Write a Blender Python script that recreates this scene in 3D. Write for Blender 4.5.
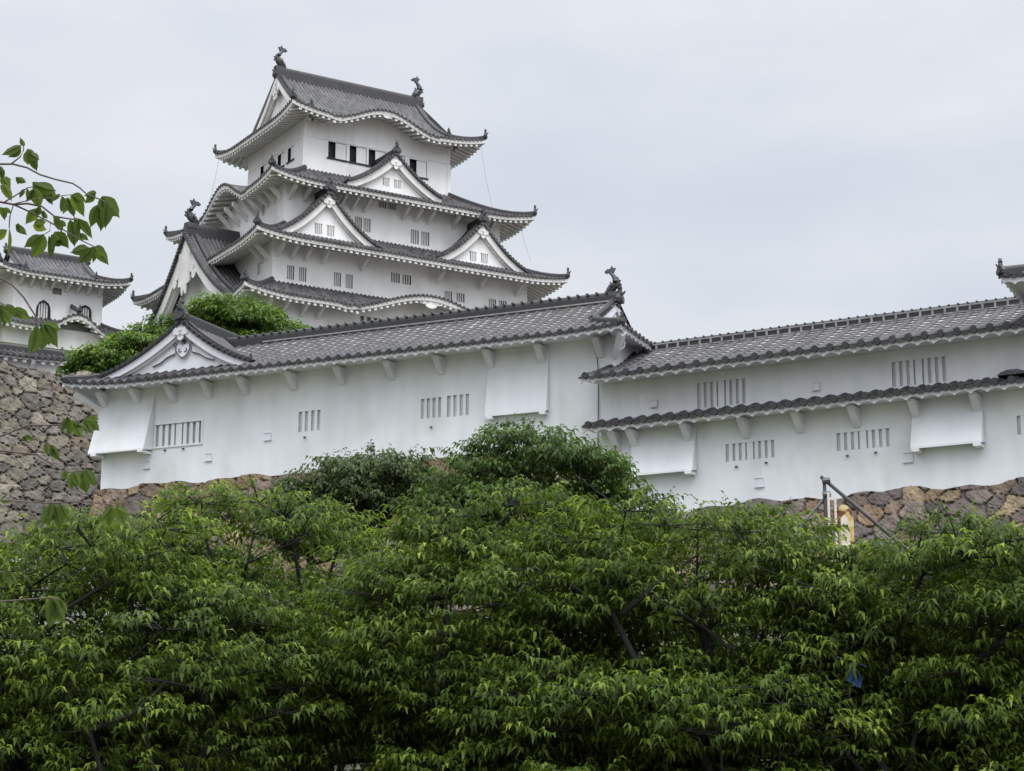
import bpy, math, random
import numpy as np
R = math.radians
rng = np.random.default_rng(7)
random.seed(7)
scene = bpy.context.scene
for o in list(bpy.data.objects):
    bpy.data.objects.remove(o)
COL = scene.collection

# ------------------------------------------------------------------ camera
EYE = 1.6
cam_d = bpy.data.cameras.new('camera')
cam_d.sensor_width = 36.0
cam_d.lens = 1950.0 / 1024.0 * 36.0
cam_d.clip_start = 0.1
cam_d.clip_end = 6000.0
cam = bpy.data.objects.new('camera', cam_d)
COL.objects.link(cam)
cam.location = (0, 0, EYE)
cam.rotation_euler = (R(90 + 12.85), 0, 0)
scene.camera = cam

# ------------------------------------------------------------------ sky, sun, exposure
SUN_EL, SUN_AZ = R(60), R(150)     # azimuth clockwise from +Y: behind the viewer, to the right
world = bpy.data.worlds.new('World')
scene.world = world
world.use_nodes = True
nt = world.node_tree
for n in list(nt.nodes):
    nt.nodes.remove(n)
N = nt.nodes.new
sky = N('ShaderNodeTexSky'); sky.sky_type = 'NISHITA'; sky.sun_disc = False
sky.sun_elevation = SUN_EL; sky.sun_rotation = SUN_AZ
bg1 = N('ShaderNodeBackground'); bg1.inputs['Strength'].default_value = 0.06
nt.links.new(sky.outputs[0], bg1.inputs[0])
tc = N('ShaderNodeTexCoord')
sep = N('ShaderNodeSeparateXYZ'); nt.links.new(tc.outputs['Generated'], sep.inputs[0])
ramp = N('ShaderNodeValToRGB')
ramp.color_ramp.elements[0].position = 0.0; ramp.color_ramp.elements[0].color = (0.64, 0.67, 0.715, 1)
ramp.color_ramp.elements[1].position = 1.0; ramp.color_ramp.elements[1].color = (1.75, 1.78, 1.84, 1)
e = ramp.color_ramp.elements.new(0.42); e.color = (0.685, 0.715, 0.768, 1)
nt.links.new(sep.outputs['Z'], ramp.inputs[0])
mp = N('ShaderNodeMapping'); mp.inputs['Scale'].default_value = (1.6, 1.6, 4.2)
nt.links.new(tc.outputs['Generated'], mp.inputs[0])
noi = N('ShaderNodeTexNoise'); noi.inputs['Scale'].default_value = 2.6; noi.inputs['Detail'].default_value = 5
noi.inputs['Roughness'].default_value = 0.5
nt.links.new(mp.outputs[0], noi.inputs['Vector'])
mr = N('ShaderNodeMapRange'); mr.inputs['From Min'].default_value = 0.3; mr.inputs['From Max'].default_value = 0.7
mr.inputs['To Min'].default_value = 0.93; mr.inputs['To Max'].default_value = 1.10
nt.links.new(noi.outputs[0], mr.inputs['Value'])
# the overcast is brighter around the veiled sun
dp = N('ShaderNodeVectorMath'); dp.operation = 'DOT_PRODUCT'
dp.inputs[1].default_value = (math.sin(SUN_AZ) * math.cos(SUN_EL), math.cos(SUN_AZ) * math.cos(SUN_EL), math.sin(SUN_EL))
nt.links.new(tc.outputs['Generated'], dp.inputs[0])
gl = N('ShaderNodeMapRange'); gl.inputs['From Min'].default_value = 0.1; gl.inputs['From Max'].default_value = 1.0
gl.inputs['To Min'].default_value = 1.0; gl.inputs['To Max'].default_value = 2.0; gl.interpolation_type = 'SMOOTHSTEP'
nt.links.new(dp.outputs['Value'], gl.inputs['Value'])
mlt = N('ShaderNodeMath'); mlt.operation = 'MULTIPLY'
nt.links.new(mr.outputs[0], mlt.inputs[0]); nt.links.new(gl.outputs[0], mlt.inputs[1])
vm = N('ShaderNodeVectorMath'); vm.operation = 'SCALE'
cm = N('ShaderNodeMix'); cm.data_type = 'RGBA'; cm.blend_type = 'MULTIPLY'; cm.inputs[0].default_value = 1.0
cr_ = N('ShaderNodeValToRGB'); cr_.color_ramp.elements[0].position = .38; cr_.color_ramp.elements[0].color = (.965, .985, 1.02, 1)
cr_.color_ramp.elements[1].position = .62; cr_.color_ramp.elements[1].color = (1.03, 1.015, 1.0, 1)
nt.links.new(noi.outputs[0], cr_.inputs[0]); nt.links.new(ramp.outputs[0], cm.inputs[6]); nt.links.new(cr_.outputs[0], cm.inputs[7])
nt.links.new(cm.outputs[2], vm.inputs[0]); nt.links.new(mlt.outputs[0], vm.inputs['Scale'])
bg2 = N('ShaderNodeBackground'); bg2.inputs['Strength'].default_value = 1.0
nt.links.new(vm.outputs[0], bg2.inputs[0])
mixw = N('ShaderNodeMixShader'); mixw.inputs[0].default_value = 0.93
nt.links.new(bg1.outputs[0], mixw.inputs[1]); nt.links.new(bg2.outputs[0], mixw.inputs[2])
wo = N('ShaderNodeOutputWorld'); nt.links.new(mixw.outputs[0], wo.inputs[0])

sun_d = bpy.data.lights.new('sun', 'SUN'); sun_d.energy = 1.4; sun_d.angle = R(35); sun_d.color = (1.0, 0.97, 0.92)
sun = bpy.data.objects.new('sun', sun_d); COL.objects.link(sun)
sun.location = (30, -30, 60)
sun.rotation_euler = (R(90) - SUN_EL, 0, -SUN_AZ + R(180))

scene.view_settings.view_transform = 'Standard'
scene.view_settings.look = 'None'
scene.view_settings.exposure = 0.19
scene.view_settings.gamma = 1.0
scene.view_settings.use_curve_mapping = False
scene.render.engine = 'CYCLES'
scene.cycles.use_denoising = True
scene.cycles.max_bounces = 6
scene.cycles.diffuse_bounces = 3
scene.cycles.transmission_bounces = 4
scene.cycles.transparent_max_bounces = 4

# ------------------------------------------------------------------ materials
def new_mat(name):
    m = bpy.data.materials.new(name); m.use_nodes = True
    t = m.node_tree
    return m, t, t.nodes['Principled BSDF']

def noise_mix(t, scale, c1, c2, lo=0.35, hi=0.65, detail=6, stretch=(1, 1, 1), coord='Object'):
    tc = t.nodes.new('ShaderNodeTexCoord'); mp = t.nodes.new('ShaderNodeMapping')
    mp.inputs['Scale'].default_value = stretch
    t.links.new(tc.outputs[coord], mp.inputs[0])
    n = t.nodes.new('ShaderNodeTexNoise'); n.inputs['Scale'].default_value = scale; n.inputs['Detail'].default_value = detail
    t.links.new(mp.outputs[0], n.inputs['Vector'])
    r = t.nodes.new('ShaderNodeValToRGB')
    r.color_ramp.elements[0].position = lo; r.color_ramp.elements[0].color = (*c1, 1)
    r.color_ramp.elements[1].position = hi; r.color_ramp.elements[1].color = (*c2, 1)
    t.links.new(n.outputs[0], r.inputs[0])
    return r.outputs[0], n.outputs[0]

def mixc(t, fac, a, b, mode='MIX'):
    m = t.nodes.new('ShaderNodeMix'); m.data_type = 'RGBA'; m.blend_type = mode
    if isinstance(fac, (int, float)): m.inputs[0].default_value = fac
    else: t.links.new(fac, m.inputs[0])
    for s, i in ((a, 6), (b, 7)):
        if isinstance(s, tuple): m.inputs[i].default_value = (*s, 1)
        else: t.links.new(s, m.inputs[i])
    return m.outputs[2]

def attr(t, name):
    a = t.nodes.new('ShaderNodeAttribute'); a.attribute_name = name
    return a

def mk_plaster(name, c1, c2, streak=0.10):
    m, t, b = new_mat(name)
    a, _ = noise_mix(t, 0.35, c1, c2)
    s, _ = noise_mix(t, 1.1, (1 - streak,) * 3, (1, 1, 1), 0.32, 0.60, 5, (1.4, 1.4, 0.16))
    c = mixc(t, 1.0, a, s, 'MULTIPLY')
    g_, _ = noise_mix(t, 0.55, (.90, .885, .855), (1, 1, 1), 0.33, 0.46, 7, (1, 1, .55))
    c = mixc(t, 1.0, c, g_, 'MULTIPLY')
    t.links.new(c, b.inputs['Base Color'])
    b.inputs['Roughness'].default_value = 0.85
    n = t.nodes.new('ShaderNodeTexNoise'); n.inputs['Scale'].default_value = 6
    bu = t.nodes.new('ShaderNodeBump'); bu.inputs['Strength'].default_value = 0.08; bu.inputs['Distance'].default_value = 0.02
    t.links.new(n.outputs[0], bu.inputs['Height']); t.links.new(bu.outputs[0], b.inputs['Normal'])
    return m

def mk_tile(name, roll, pan, dark, rough=0.5):
    # 'tint' holds a random value per tile, plus 1 on the flat pan tiles
    m, t, b = new_mat(name)
    a = attr(t, 'tint')
    gt = t.nodes.new('ShaderNodeMath'); gt.operation = 'GREATER_THAN'; gt.inputs[1].default_value = 1.0
    t.links.new(a.outputs['Fac'], gt.inputs[0])
    fr = t.nodes.new('ShaderNodeMath'); fr.operation = 'FRACT'; t.links.new(a.outputs['Fac'], fr.inputs[0])
    base = mixc(t, gt.outputs[0], roll, pan)
    base = mixc(t, fr.outputs[0], dark, base)
    s, _ = noise_mix(t, 0.6, (0.75, 0.75, 0.76), (1.12, 1.1, 1.06))
    c = mixc(t, 1.0, base, s, 'MULTIPLY')
    s2, _ = noise_mix(t, 3.0, (0.85, 0.85, 0.85), (1.1, 1.1, 1.1))
    c = mixc(t, 1.0, c, s2, 'MULTIPLY')
    t.links.new(c, b.inputs['Base Color'])
    b.inputs['Roughness'].default_value = rough
    return m

def mk_simple(name, c, rough=0.7, metal=0.0, var=0.2, scale=2.0):
    m, t, b = new_mat(name)
    a, _ = noise_mix(t, scale, tuple(x * (1 - var) for x in c), tuple(x * (1 + var) for x in c))
    t.links.new(a, b.inputs['Base Color'])
    b.inputs['Roughness'].default_value = rough; b.inputs['Metallic'].default_value = metal
    return m

def mk_stone(name, moss=0.0):
    m, t, b = new_mat(name)
    a = attr(t, 'stone')
    s, _ = noise_mix(t, 1.3, (0.72, 0.72, 0.74), (1.2, 1.18, 1.12), 0.3, 0.7, 8)
    c = mixc(t, 1.0, a.outputs['Color'], s, 'MULTIPLY')
    s2, _ = noise_mix(t, 7, (0.8, 0.8, 0.8), (1.15, 1.15, 1.15), 0.3, 0.7, 6)
    c = mixc(t, 1.0, c, s2, 'MULTIPLY')
    t.links.new(c, b.inputs['Base Color'])
    b.inputs['Roughness'].default_value = 0.9
    n = t.nodes.new('ShaderNodeTexNoise'); n.inputs['Scale'].default_value = 5; n.inputs['Detail'].default_value = 8
    bu = t.nodes.new('ShaderNodeBump'); bu.inputs['Strength'].default_value = 0.5; bu.inputs['Distance'].default_value = 0.06
    t.links.new(n.outputs[0], bu.inputs['Height']); t.links.new(bu.outputs[0], b.inputs['Normal'])
    return m

def mk_leaf(name, dark, light, young, transl=0.35, gloss=0.45):
    # 'tint' 0..1: old dark leaf to light leaf, 1..2: young yellow-green leaf
    m, t, b = new_mat(name)
    a = attr(t, 'tint')
    r = t.nodes.new('ShaderNodeValToRGB')
    els = r.color_ramp.elements
    els[0].position = 0.0; els[0].color = (*dark, 1)
    els[1].position = 1.0; els[1].color = (*young, 1)
    x = els.new(0.5); x.color = (*light, 1)
    h = t.nodes.new('ShaderNodeMath'); h.operation = 'MULTIPLY'; h.inputs[1].default_value = 0.5
    t.links.new(a.outputs['Fac'], h.inputs[0]); t.links.new(h.outputs[0], r.inputs[0])
    t.links.new(r.outputs[0], b.inputs['Base Color'])
    b.inputs['Roughness'].default_value = gloss; b.inputs['Specular IOR Level'].default_value = 0.14
    tr = t.nodes.new('ShaderNodeBsdfTranslucent')
    c = mixc(t, 1.0, r.outputs[0], (1.2, 1.25, 0.65), 'MULTIPLY')
    t.links.new(c, tr.inputs[0])
    mx = t.nodes.new('ShaderNodeMixShader'); mx.inputs[0].default_value = transl
    out = t.nodes['Material Output']
    t.links.new(b.outputs[0], mx.inputs[1]); t.links.new(tr.outputs[0], mx.inputs[2])
    t.links.new(mx.outputs[0], out.inputs['Surface'])
    return m

M = {}
M['plaster'] = mk_plaster('plaster', (0.715, 0.733, 0.767), (0.80, 0.817, 0.846), 0.07)
M['keep_plaster'] = mk_plaster('keep_plaster', (0.80, 0.797, 0.795), (0.86, 0.857, 0.853), 0.06)
M['trim'] = mk_plaster('trim_plaster', (0.69, 0.69, 0.75), (0.76, 0.76, 0.82), 0.10)
M['keep_trim'] = mk_plaster('keep_trim_plaster', (0.70, 0.69, 0.67), (0.78, 0.77, 0.75), 0.12)
M['tile'] = mk_tile('roof_tile', (0.045, 0.044, 0.049), (0.30, 0.29, 0.285), (0.018, 0.018, 0.02), 0.55)
M['keep_tile'] = mk_tile('keep_roof_tile', (0.118, 0.117, 0.12), (0.036, 0.036, 0.039), (0.026, 0.026, 0.03), 0.6)
M['ridge'] = mk_simple('ridge_tile', (0.05, 0.05, 0.054), 0.5, 0, 0.4, 3)
M['mortar'] = mk_simple('ridge_mortar', (0.24, 0.235, 0.23), 0.8, 0, 0.25, 3)
M['dark'] = mk_simple('dark_wood', (0.018, 0.018, 0.022), 0.7)
M['recess'] = mk_simple('window_recess', (0.30, 0.30, 0.30), 0.8, 0, 0.15)
M['recess_pale'] = mk_simple('window_recess_pale', (0.60, 0.61, 0.63), 0.8, 0, 0.1)
M['stone'] = mk_stone('stone')
M['bark'] = mk_simple('bark', (0.009, 0.008, 0.008), 0.9, 0, 0.5, 6)
M['twig'] = mk_simple('twig', (0.10, 0.075, 0.065), 0.8, 0, 0.3, 30)
M['cherry'] = mk_leaf('cherry_leaf', (0.034, 0.060, 0.012), (0.096, 0.150, 0.024), (0.31, 0.38, 0.065), 0.45, 0.5)
M['near_leaf'] = mk_leaf('near_leaf', (0.055, 0.088, 0.022), (0.105, 0.155, 0.036), (0.24, 0.26, 0.055), 0.55)
M['evergreen'] = mk_leaf('evergreen_leaf', (0.034, 0.064, 0.016), (0.082, 0.140, 0.032), (0.20, 0.27, 0.055), 0.4)
M['shrub'] = mk_leaf('shrub_leaf', (0.045, 0.068, 0.030), (0.092, 0.130, 0.050), (0.17, 0.20, 0.08), 0.4)
M['maple'] = mk_leaf('bright_leaf', (0.05, 0.10, 0.02), (0.115, 0.185, 0.035), (0.22, 0.28, 0.05), 0.35)
M['ground'] = mk_simple('ground_soil', (0.11, 0.10, 0.08), 0.95, 0, 0.4, 0.4)
M['grass'] = mk_simple('bank_grass', (0.07, 0.09, 0.04), 0.95, 0, 0.4, 0.8)
M['concrete'] = mk_simple('concrete', (0.30, 0.30, 0.31), 0.9, 0, 0.2, 0.8)
M['cap'] = mk_simple('white_cap', (0.62, 0.62, 0.62), 0.8, 0, 0.1, 2)
M['steel'] = mk_simple('grey_steel', (0.09, 0.093, 0.10), 0.5, 0.3, 0.15, 4)
M['post'] = mk_simple('pale_post', (0.55, 0.50, 0.42), 0.7, 0, 0.15, 4)
M['wood'] = mk_simple('brown_post', (0.10, 0.065, 0.045), 0.85, 0, 0.3, 5)
M['blue'] = mk_simple('blue_tarp', (0.012, 0.045, 0.13), 0.6, 0, 0.3, 3)
M['lamp'] = mk_simple('lamp_face', (0.75, 0.75, 0.72), 0.3)
def mk_sheet():
    m, t, b = new_mat('yellow_sheet')
    a, _ = noise_mix(t, 5.0, (0.42, 0.28, 0.07), (0.54, 0.46, 0.24), 0.45, 0.6, 3)
    s, _ = noise_mix(t, 3.2, (0.25, 0.10, 0.03), (1, 1, 1), 0.36, 0.42, 3)
    t.links.new(mixc(t, 1.0, a, s, 'MULTIPLY'), b.inputs['Base Color'])
    b.inputs['Roughness'].default_value = 0.5
    return m
M['sheet'] = mk_sheet()

# ------------------------------------------------------------------ helpers
def mesh_obj(name, v, f, mat, parent=None, tint=None, colors=None, smooth=False):
    me = bpy.data.meshes.new(name)
    me.from_pydata(v, [], f)
    me.materials.append(mat)
    if tint is not None:
        a = me.attributes.new('tint', 'FLOAT', 'FACE'); a.data.foreach_set('value', np.asarray(tint, dtype=np.float32))
    if colors is not None:
        a = me.attributes.new('stone', 'FLOAT_COLOR', 'POINT'); a.data.foreach_set('color', np.asarray(colors, dtype=np.float32).ravel())
    if smooth:
        me.polygons.foreach_set('use_smooth', np.ones(len(me.polygons), dtype=bool))
    me.update()
    o = bpy.data.objects.new(name, me); COL.objects.link(o)
    if parent: o.parent = parent
    return o

class MB:
    """collects shapes in a building's own units and links them as one mesh"""
    def __init__(s): s.v = []; s.f = []; s.t = []; s.tint = 0.5
    def add(s, vs, fs, tint=None):
        b = len(s.v); s.v.extend(tuple(map(float, p)) for p in vs)
        for f in fs: s.f.append(tuple(b + i for i in f))
        tv = s.tint if tint is None else tint
        s.t.extend([tv] * len(fs) if np.isscalar(tv) else list(tv))
    def box(s, x0, x1, y0, y1, z0, z1, Mf=None):
        p = [(x0, y0, z0), (x1, y0, z0), (x1, y1, z0), (x0, y1, z0), (x0, y0, z1), (x1, y0, z1), (x1, y1, z1), (x0, y1, z1)]
        if Mf: p = [Mf(*q) for q in p]
        s.add(p, [(0, 3, 2, 1), (4, 5, 6, 7), (0, 1, 5, 4), (1, 2, 6, 5), (2, 3, 7, 6), (3, 0, 4, 7)])
    def grid(s, P, tint=None):
        P = np.asarray(P, float); n, m = P.shape[:2]
        vs = P.reshape(-1, 3)
        fs = [(i * m + j, (i + 1) * m + j, (i + 1) * m + j + 1, i * m + j + 1) for i in range(n - 1) for j in range(m - 1)]
        s.add(vs, fs, tint)
    def prism(s, poly, y0, y1, Mf=None, axis='y'):
        """poly in (a, z) swept along the third axis"""
        n = len(poly)
        if axis == 'y': p = [(a, y0, z) for a, z in poly] + [(a, y1, z) for a, z in poly]
        else: p = [(y0, a, z) for a, z in poly] + [(y1, a, z) for a, z in poly]
        if Mf: p = [Mf(*q) for q in p]
        fs = [tuple(range(n)), tuple(range(2 * n - 1, n - 1, -1))] + [(i, (i + 1) % n, n + (i + 1) % n, n + i) for i in range(n)]
        s.add(p, fs)
    def tube(s, pts, rad, n=6, cap=True):
        pts = [np.asarray(p, float) for p in pts]; k = len(pts)
        if np.isscalar(rad): rad = [rad] * k
        vs = []
        for i, p in enumerate(pts):
            d = pts[min(i + 1, k - 1)] - pts[max(i - 1, 0)]
            d = d / (np.linalg.norm(d) + 1e-9)
            a = np.cross(d, (0, 0, 1)) if abs(d[2]) < 0.95 else np.cross(d, (1, 0, 0))
            a /= np.linalg.norm(a); b = np.cross(d, a)
            for j in range(n):
                an = 2 * math.pi * j / n
                vs.append(p + (a * math.cos(an) + b * math.sin(an)) * rad[i])
        fs = [(i * n + j, i * n + (j + 1) % n, (i + 1) * n + (j + 1) % n, (i + 1) * n + j) for i in range(k - 1) for j in range(n)]
        if cap: fs += [tuple(range(n))[::-1], tuple((k - 1) * n + j for j in range(n))]
        s.add(vs, fs)
    def ridge(s, pts, w, h):
        """a ridge of stacked tiles with a rounded top along a polyline"""
        pts = [np.asarray(p, float) for p in pts]; k = len(pts)
        sec = [(-.5, -.25), (-.5, .62), (-.36, .66), (-.30, .86), (-.14, 1.0), (.14, 1.0), (.30, .86), (.36, .66), (.5, .62), (.5, -.25)]
        vs = []
        for i, p in enumerate(pts):
            d = pts[min(i + 1, k - 1)] - pts[max(i - 1, 0)]
            q = np.array([-d[1], d[0], 0.]); q /= np.linalg.norm(q) + 1e-9
            for a, z in sec: vs.append(p + q * a * w + np.array([0, 0, z * h]))
        n = len(sec)
        fs = [(i * n + j, i * n + (j + 1) % n, (i + 1) * n + (j + 1) % n, (i + 1) * n + j) for i in range(k - 1) for j in range(n)]
        fs += [tuple(range(n))[::-1], tuple((k - 1) * n + j for j in range(n))]
        s.add(vs, fs)
    def build(s, name, mat, th, parent=None, smooth=False):
        v = np.asarray(s.v, float)
        v = v * th.S; v[:, 2] -= th.base
        return mesh_obj(name, v.tolist(), s.f, M[mat] if isinstance(mat, str) else mat, parent or th.root, tint=s.t, smooth=smooth)

class Thing:
    """an Empty at the base of a thing; heights inside are measured from the camera's eye level"""
    def __init__(s, name, label, cat, origin, rot, base, S=1.0, group=None):
        s.S = S; s.base = base * S
        o = bpy.data.objects.new(name, None); COL.objects.link(o)
        o.location = (origin[0], origin[1], EYE + base * S); o.rotation_euler = (0, 0, rot)
        o['label'] = label; o['category'] = cat
        if group: o['group'] = group
        s.root = o

def struct(o): o['kind'] = 'structure'; return o
def tag(o, label, cat, group=None):
    o['label'] = label; o['category'] = cat
    if group: o['group'] = group
    return o

# the four sides of a rectangular building: (x along the side, t inward from the eave line, z)
def side(name, hx, hy, cx=0.0, cy=0.0):
    if name == 'front': return (lambda x, t, z: (cx + x, cy - hy + t, z)), hx
    if name == 'back':  return (lambda x, t, z: (cx - x, cy + hy - t, z)), hx
    if name == 'left':  return (lambda x, t, z: (cx - hx + t, cy - x, z)), hy
    if name == 'right': return (lambda x, t, z: (cx + hx - t, cy + x, z)), hy

SECT_F = [(-.5, -.03), (-.27, -.015), (-.22, .05), (-.10, .105), (.10, .105), (.22, .05), (.27, -.015)]
SECT_C = [(-.5, -.02), (-.25, 0.0), (-.12, .085), (.12, .085), (.25, 0.0)]

def roof_face(tile, white, Mf, half, run, z0, rise, pitch=0.4, offL=0.0, offR=0.0, upL=0.0, upR=0.0, upw=4.0, bump=None,
              course=0.5, prof=0.65, xg=None, fine=False, over=2.0, fas=(0.06, 0.42), scallop=0.0, raft=None, k=1.0, soff=0.25, discs=True, tpow=1.4):
    """one sloping tiled face: round rolls and flat pans in courses, eave discs, white fascia, soffit and rafters"""
    def tmax(x):
        l = (x + half) * run / offL if offL > 0 else 1e9
        r = (half - x) * run / offR if offR > 0 else 1e9
        if xg is not None:
            if xg[0] <= x <= xg[1]: return run
            return max(0.0, min(xg[2], half + x if x < xg[0] else half - x))
        return max(0.0, min(run, l, r))
    def edge(x):
        z = 0.0
        if upL: z += upL * max(0.0, 1 - (x + half) / upw) ** 2.0
        if upR: z += upR * max(0.0, 1 - (half - x) / upw) ** 2.0
        return z
    def zf(x, t):
        v = min(1.0, max(0.0, t / run))
        b = bump(x) if bump else 0.0
        tb = min(1.0, t / max(run * 0.85, 0.01))
        return z0 + edge(x) * (1 - v) ** tpow + b * (1 - tb) ** 1.1 + rise * (prof * v + (1 - prof) * v * v)
    sect = SECT_F if fine else SECT_C
    n = int(round(2 * half / pitch)); pitch = 2 * half / n
    cols = []
    for i in range(n):
        xc = -half + (i + .5) * pitch
        for a, h in sect: cols.append((xc + a * pitch, h * k, i, abs(a) > .26 or (not fine and abs(a) > .24)))
    cols.append((half, sect[0][1] * k, n - 1, True))
    if xg is not None:
        ex = []
        for xx in (xg[0], xg[1]):
            ex += [(xx - .004, 0.0, 0, False), (xx + .004, 0.0, 0, False)]
        cols = sorted(cols + ex, key=lambda c: c[0])
    rows = []
    nc = max(1, int(round(run / course)))
    cs = run / nc
    for c in range(nc):
        if fine: rows += [(c * cs, 1.0, c), ((c + 1) * cs - .01, 0.0, c)]
        else: rows += [(c * cs, .5, c)]
    rows.append((run, 0.0, nc - 1))
    P = np.zeros((len(cols), len(rows), 3))
    for i, (x, h, idx, pan) in enumerate(cols):
        tm = tmax(x)
        for j, (t, st, c) in enumerate(rows):
            tt = min(t, tm)
            P[i, j] = Mf(x, tt, zf(x, tt) + h + (st * (.05 if pan else .018) * k if fine else 0))
    rr = rng.random((n + 1, nc + 1)) * .8 + .2
    tint = []
    for i in range(len(cols) - 1):
        pan = cols[i][3] and (cols[i + 1][3] or True) and (cols[i][1] < .03 * k and cols[i + 1][1] < .03 * k)
        for j in range(len(rows) - 1):
            r_ = min(.98, rr[cols[i][2], rows[j][2]])
            if fine and rows[j][0] + .02 > (rows[j][2] + 1) * cs - .0001 and j % 2 == 1: r_ = .05  # course step coloured dark as the shadow at the tile overlap
            tint.append(r_ + (1.0 if pan else 0.0))
    tile.grid(P, tint)
    xs = [c[0] for c in cols]
    # front edge of the tiles
    E_ = np.array([[Mf(x, 0, zf(x, 0) + c[1]), Mf(x, 0.0, zf(x, 0) - .10 * k)] for x, c in zip(xs, cols)])
    tile.grid(E_, .12)
    if discs:
        for i in range(n):
            xc = -half + (i + .5) * pitch
            z = zf(xc, 0) + .02 * k; r_ = pitch * (.235 + .02 * rng.random())
            vs = [Mf(xc + r_ * math.cos(a), d, z + r_ * math.sin(a)) for d in (-.05 * k, .1 * k) for a in np.linspace(0, 2 * math.pi, 8, endpoint=False)]
            tile.add(vs, [tuple(range(8))] + [(q, (q + 1) % 8, 8 + (q + 1) % 8, 8 + q) for q in range(8)], float(rng.random() * .45 + .02))
            # the drip tile hanging between two discs
            if i < n - 1:
                xd = xc + pitch * .5; w = pitch * .30; zd = zf(xd, 0) + .0 * k
                tile.add([Mf(xd - w, -.02 * k, zd), Mf(xd + w, -.02 * k, zd), Mf(xd + w * .6, -.02 * k, zd - .17 * k), Mf(xd - w * .6, -.02 * k, zd - .17 * k)], [(0, 1, 2, 3)], float(rng.random() * .7 + .2))
    # white fascia and soffit
    f0, f1 = fas
    if scallop:
        xs2 = []; dz = []
        for i in range(n):
            for a in np.linspace(-.5, .5, 7)[:-1]:
                xs2.append(-half + (i + .5 + a) * pitch); dz.append(scallop * (1 - math.cos(math.pi * a) ** .7 if abs(a) < .499 else 1))
        xs2.append(half); dz.append(scallop)
    else:
        m_ = max(8, int(2 * half / .5)); xs2 = list(np.linspace(-half, half, m_ + 1)); dz = [0] * (m_ + 1)
    prof_pts = []
    for x, d in zip(xs2, dz):
        tm = tmax(x)
        row = []
        for t, z in ((.05 * k, -f0), (.07 * k, -f1 * .55), (.10 * k, -f1 - d), (.24 * k, -f1 - d), (.30 * k, -f1 + .04), (over * .6, None), (over, None)):
            tt = min(t, tm)
            zz = zf(x, tt) + z if z is not None else zf(x, .3 * k) - f1 + .04 + soff * (tt - .3 * k)
            row.append(Mf(x, tt, zz))
        prof_pts.append(row)
    white.grid(np.array(prof_pts))
    if raft:
        sp, rw, rh = raft
        m_ = int(2 * half / sp)
        for i in range(m_):
            x = -half + (i + .5) * 2 * half / m_
            if tmax(x) < .6: continue
            L_ = min(over, tmax(x))
            za = zf(x, .1) - f1; zb = zf(x, .3 * k) - f1 + soff * (L_ - .3 * k)
            white.add([Mf(x + a * rw, t, z) for t, z in ((.16, za), (.16, za - rh), (L_, zb), (L_, zb - rh * .8)) for a in (-.5, .5)],
                      [(0, 1, 3, 2), (2, 3, 7, 6), (0, 2, 6, 4), (1, 5, 7, 3)])
    return zf

def hip_pts(Mf, half, run, off, zf, sgn, n=8, lift=0.0):
    out = []
    for i in range(n + 1):
        s = i / n
        x = sgn * (half - off * s); t = run * s
        out.append(np.array(Mf(x, t, zf(x, t) + lift)))
    return out

ONI = [(-.5, 0), (-.58, .30), (-.42, .44), (-.34, .66), (-.15, .72), (-.10, 1.02), (-.17, 1.14), (-.05, 1.2), (0, 1.42), (.05, 1.2), (.17, 1.14), (.10, 1.02), (.15, .72), (.34, .66), (.42, .44), (.58, .30), (.5, 0)]
def ornament(th, parent, pos, direction, s, mat='ridge', name='ridge_ornament'):
    """demon-face end tile with finial, facing along direction"""
    s = s * .84
    d = np.array([direction[0], direction[1], 0.]); d /= np.linalg.norm(d); q = np.array([-d[1], d[0], 0.])
    p = np.asarray(pos, float)
    mb = MB()
    def Mf(a, y, z): return tuple(p + q * a * s + d * y * s + np.array([0, 0, z * s]))
    mb.prism(ONI, -.16, .14, Mf)
    mb.prism([(-.26, .12), (-.3, .34), (0, .56), (.3, .34), (.26, .12), (0, .02)], .13, .25, Mf)
    mb.tube([Mf(0, .1, .62), Mf(0, .30, .70), Mf(0, .42, .86)], [.1 * s, .09 * s, .06 * s], 6)
    return mb.build(name, mat, th, parent)

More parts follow.
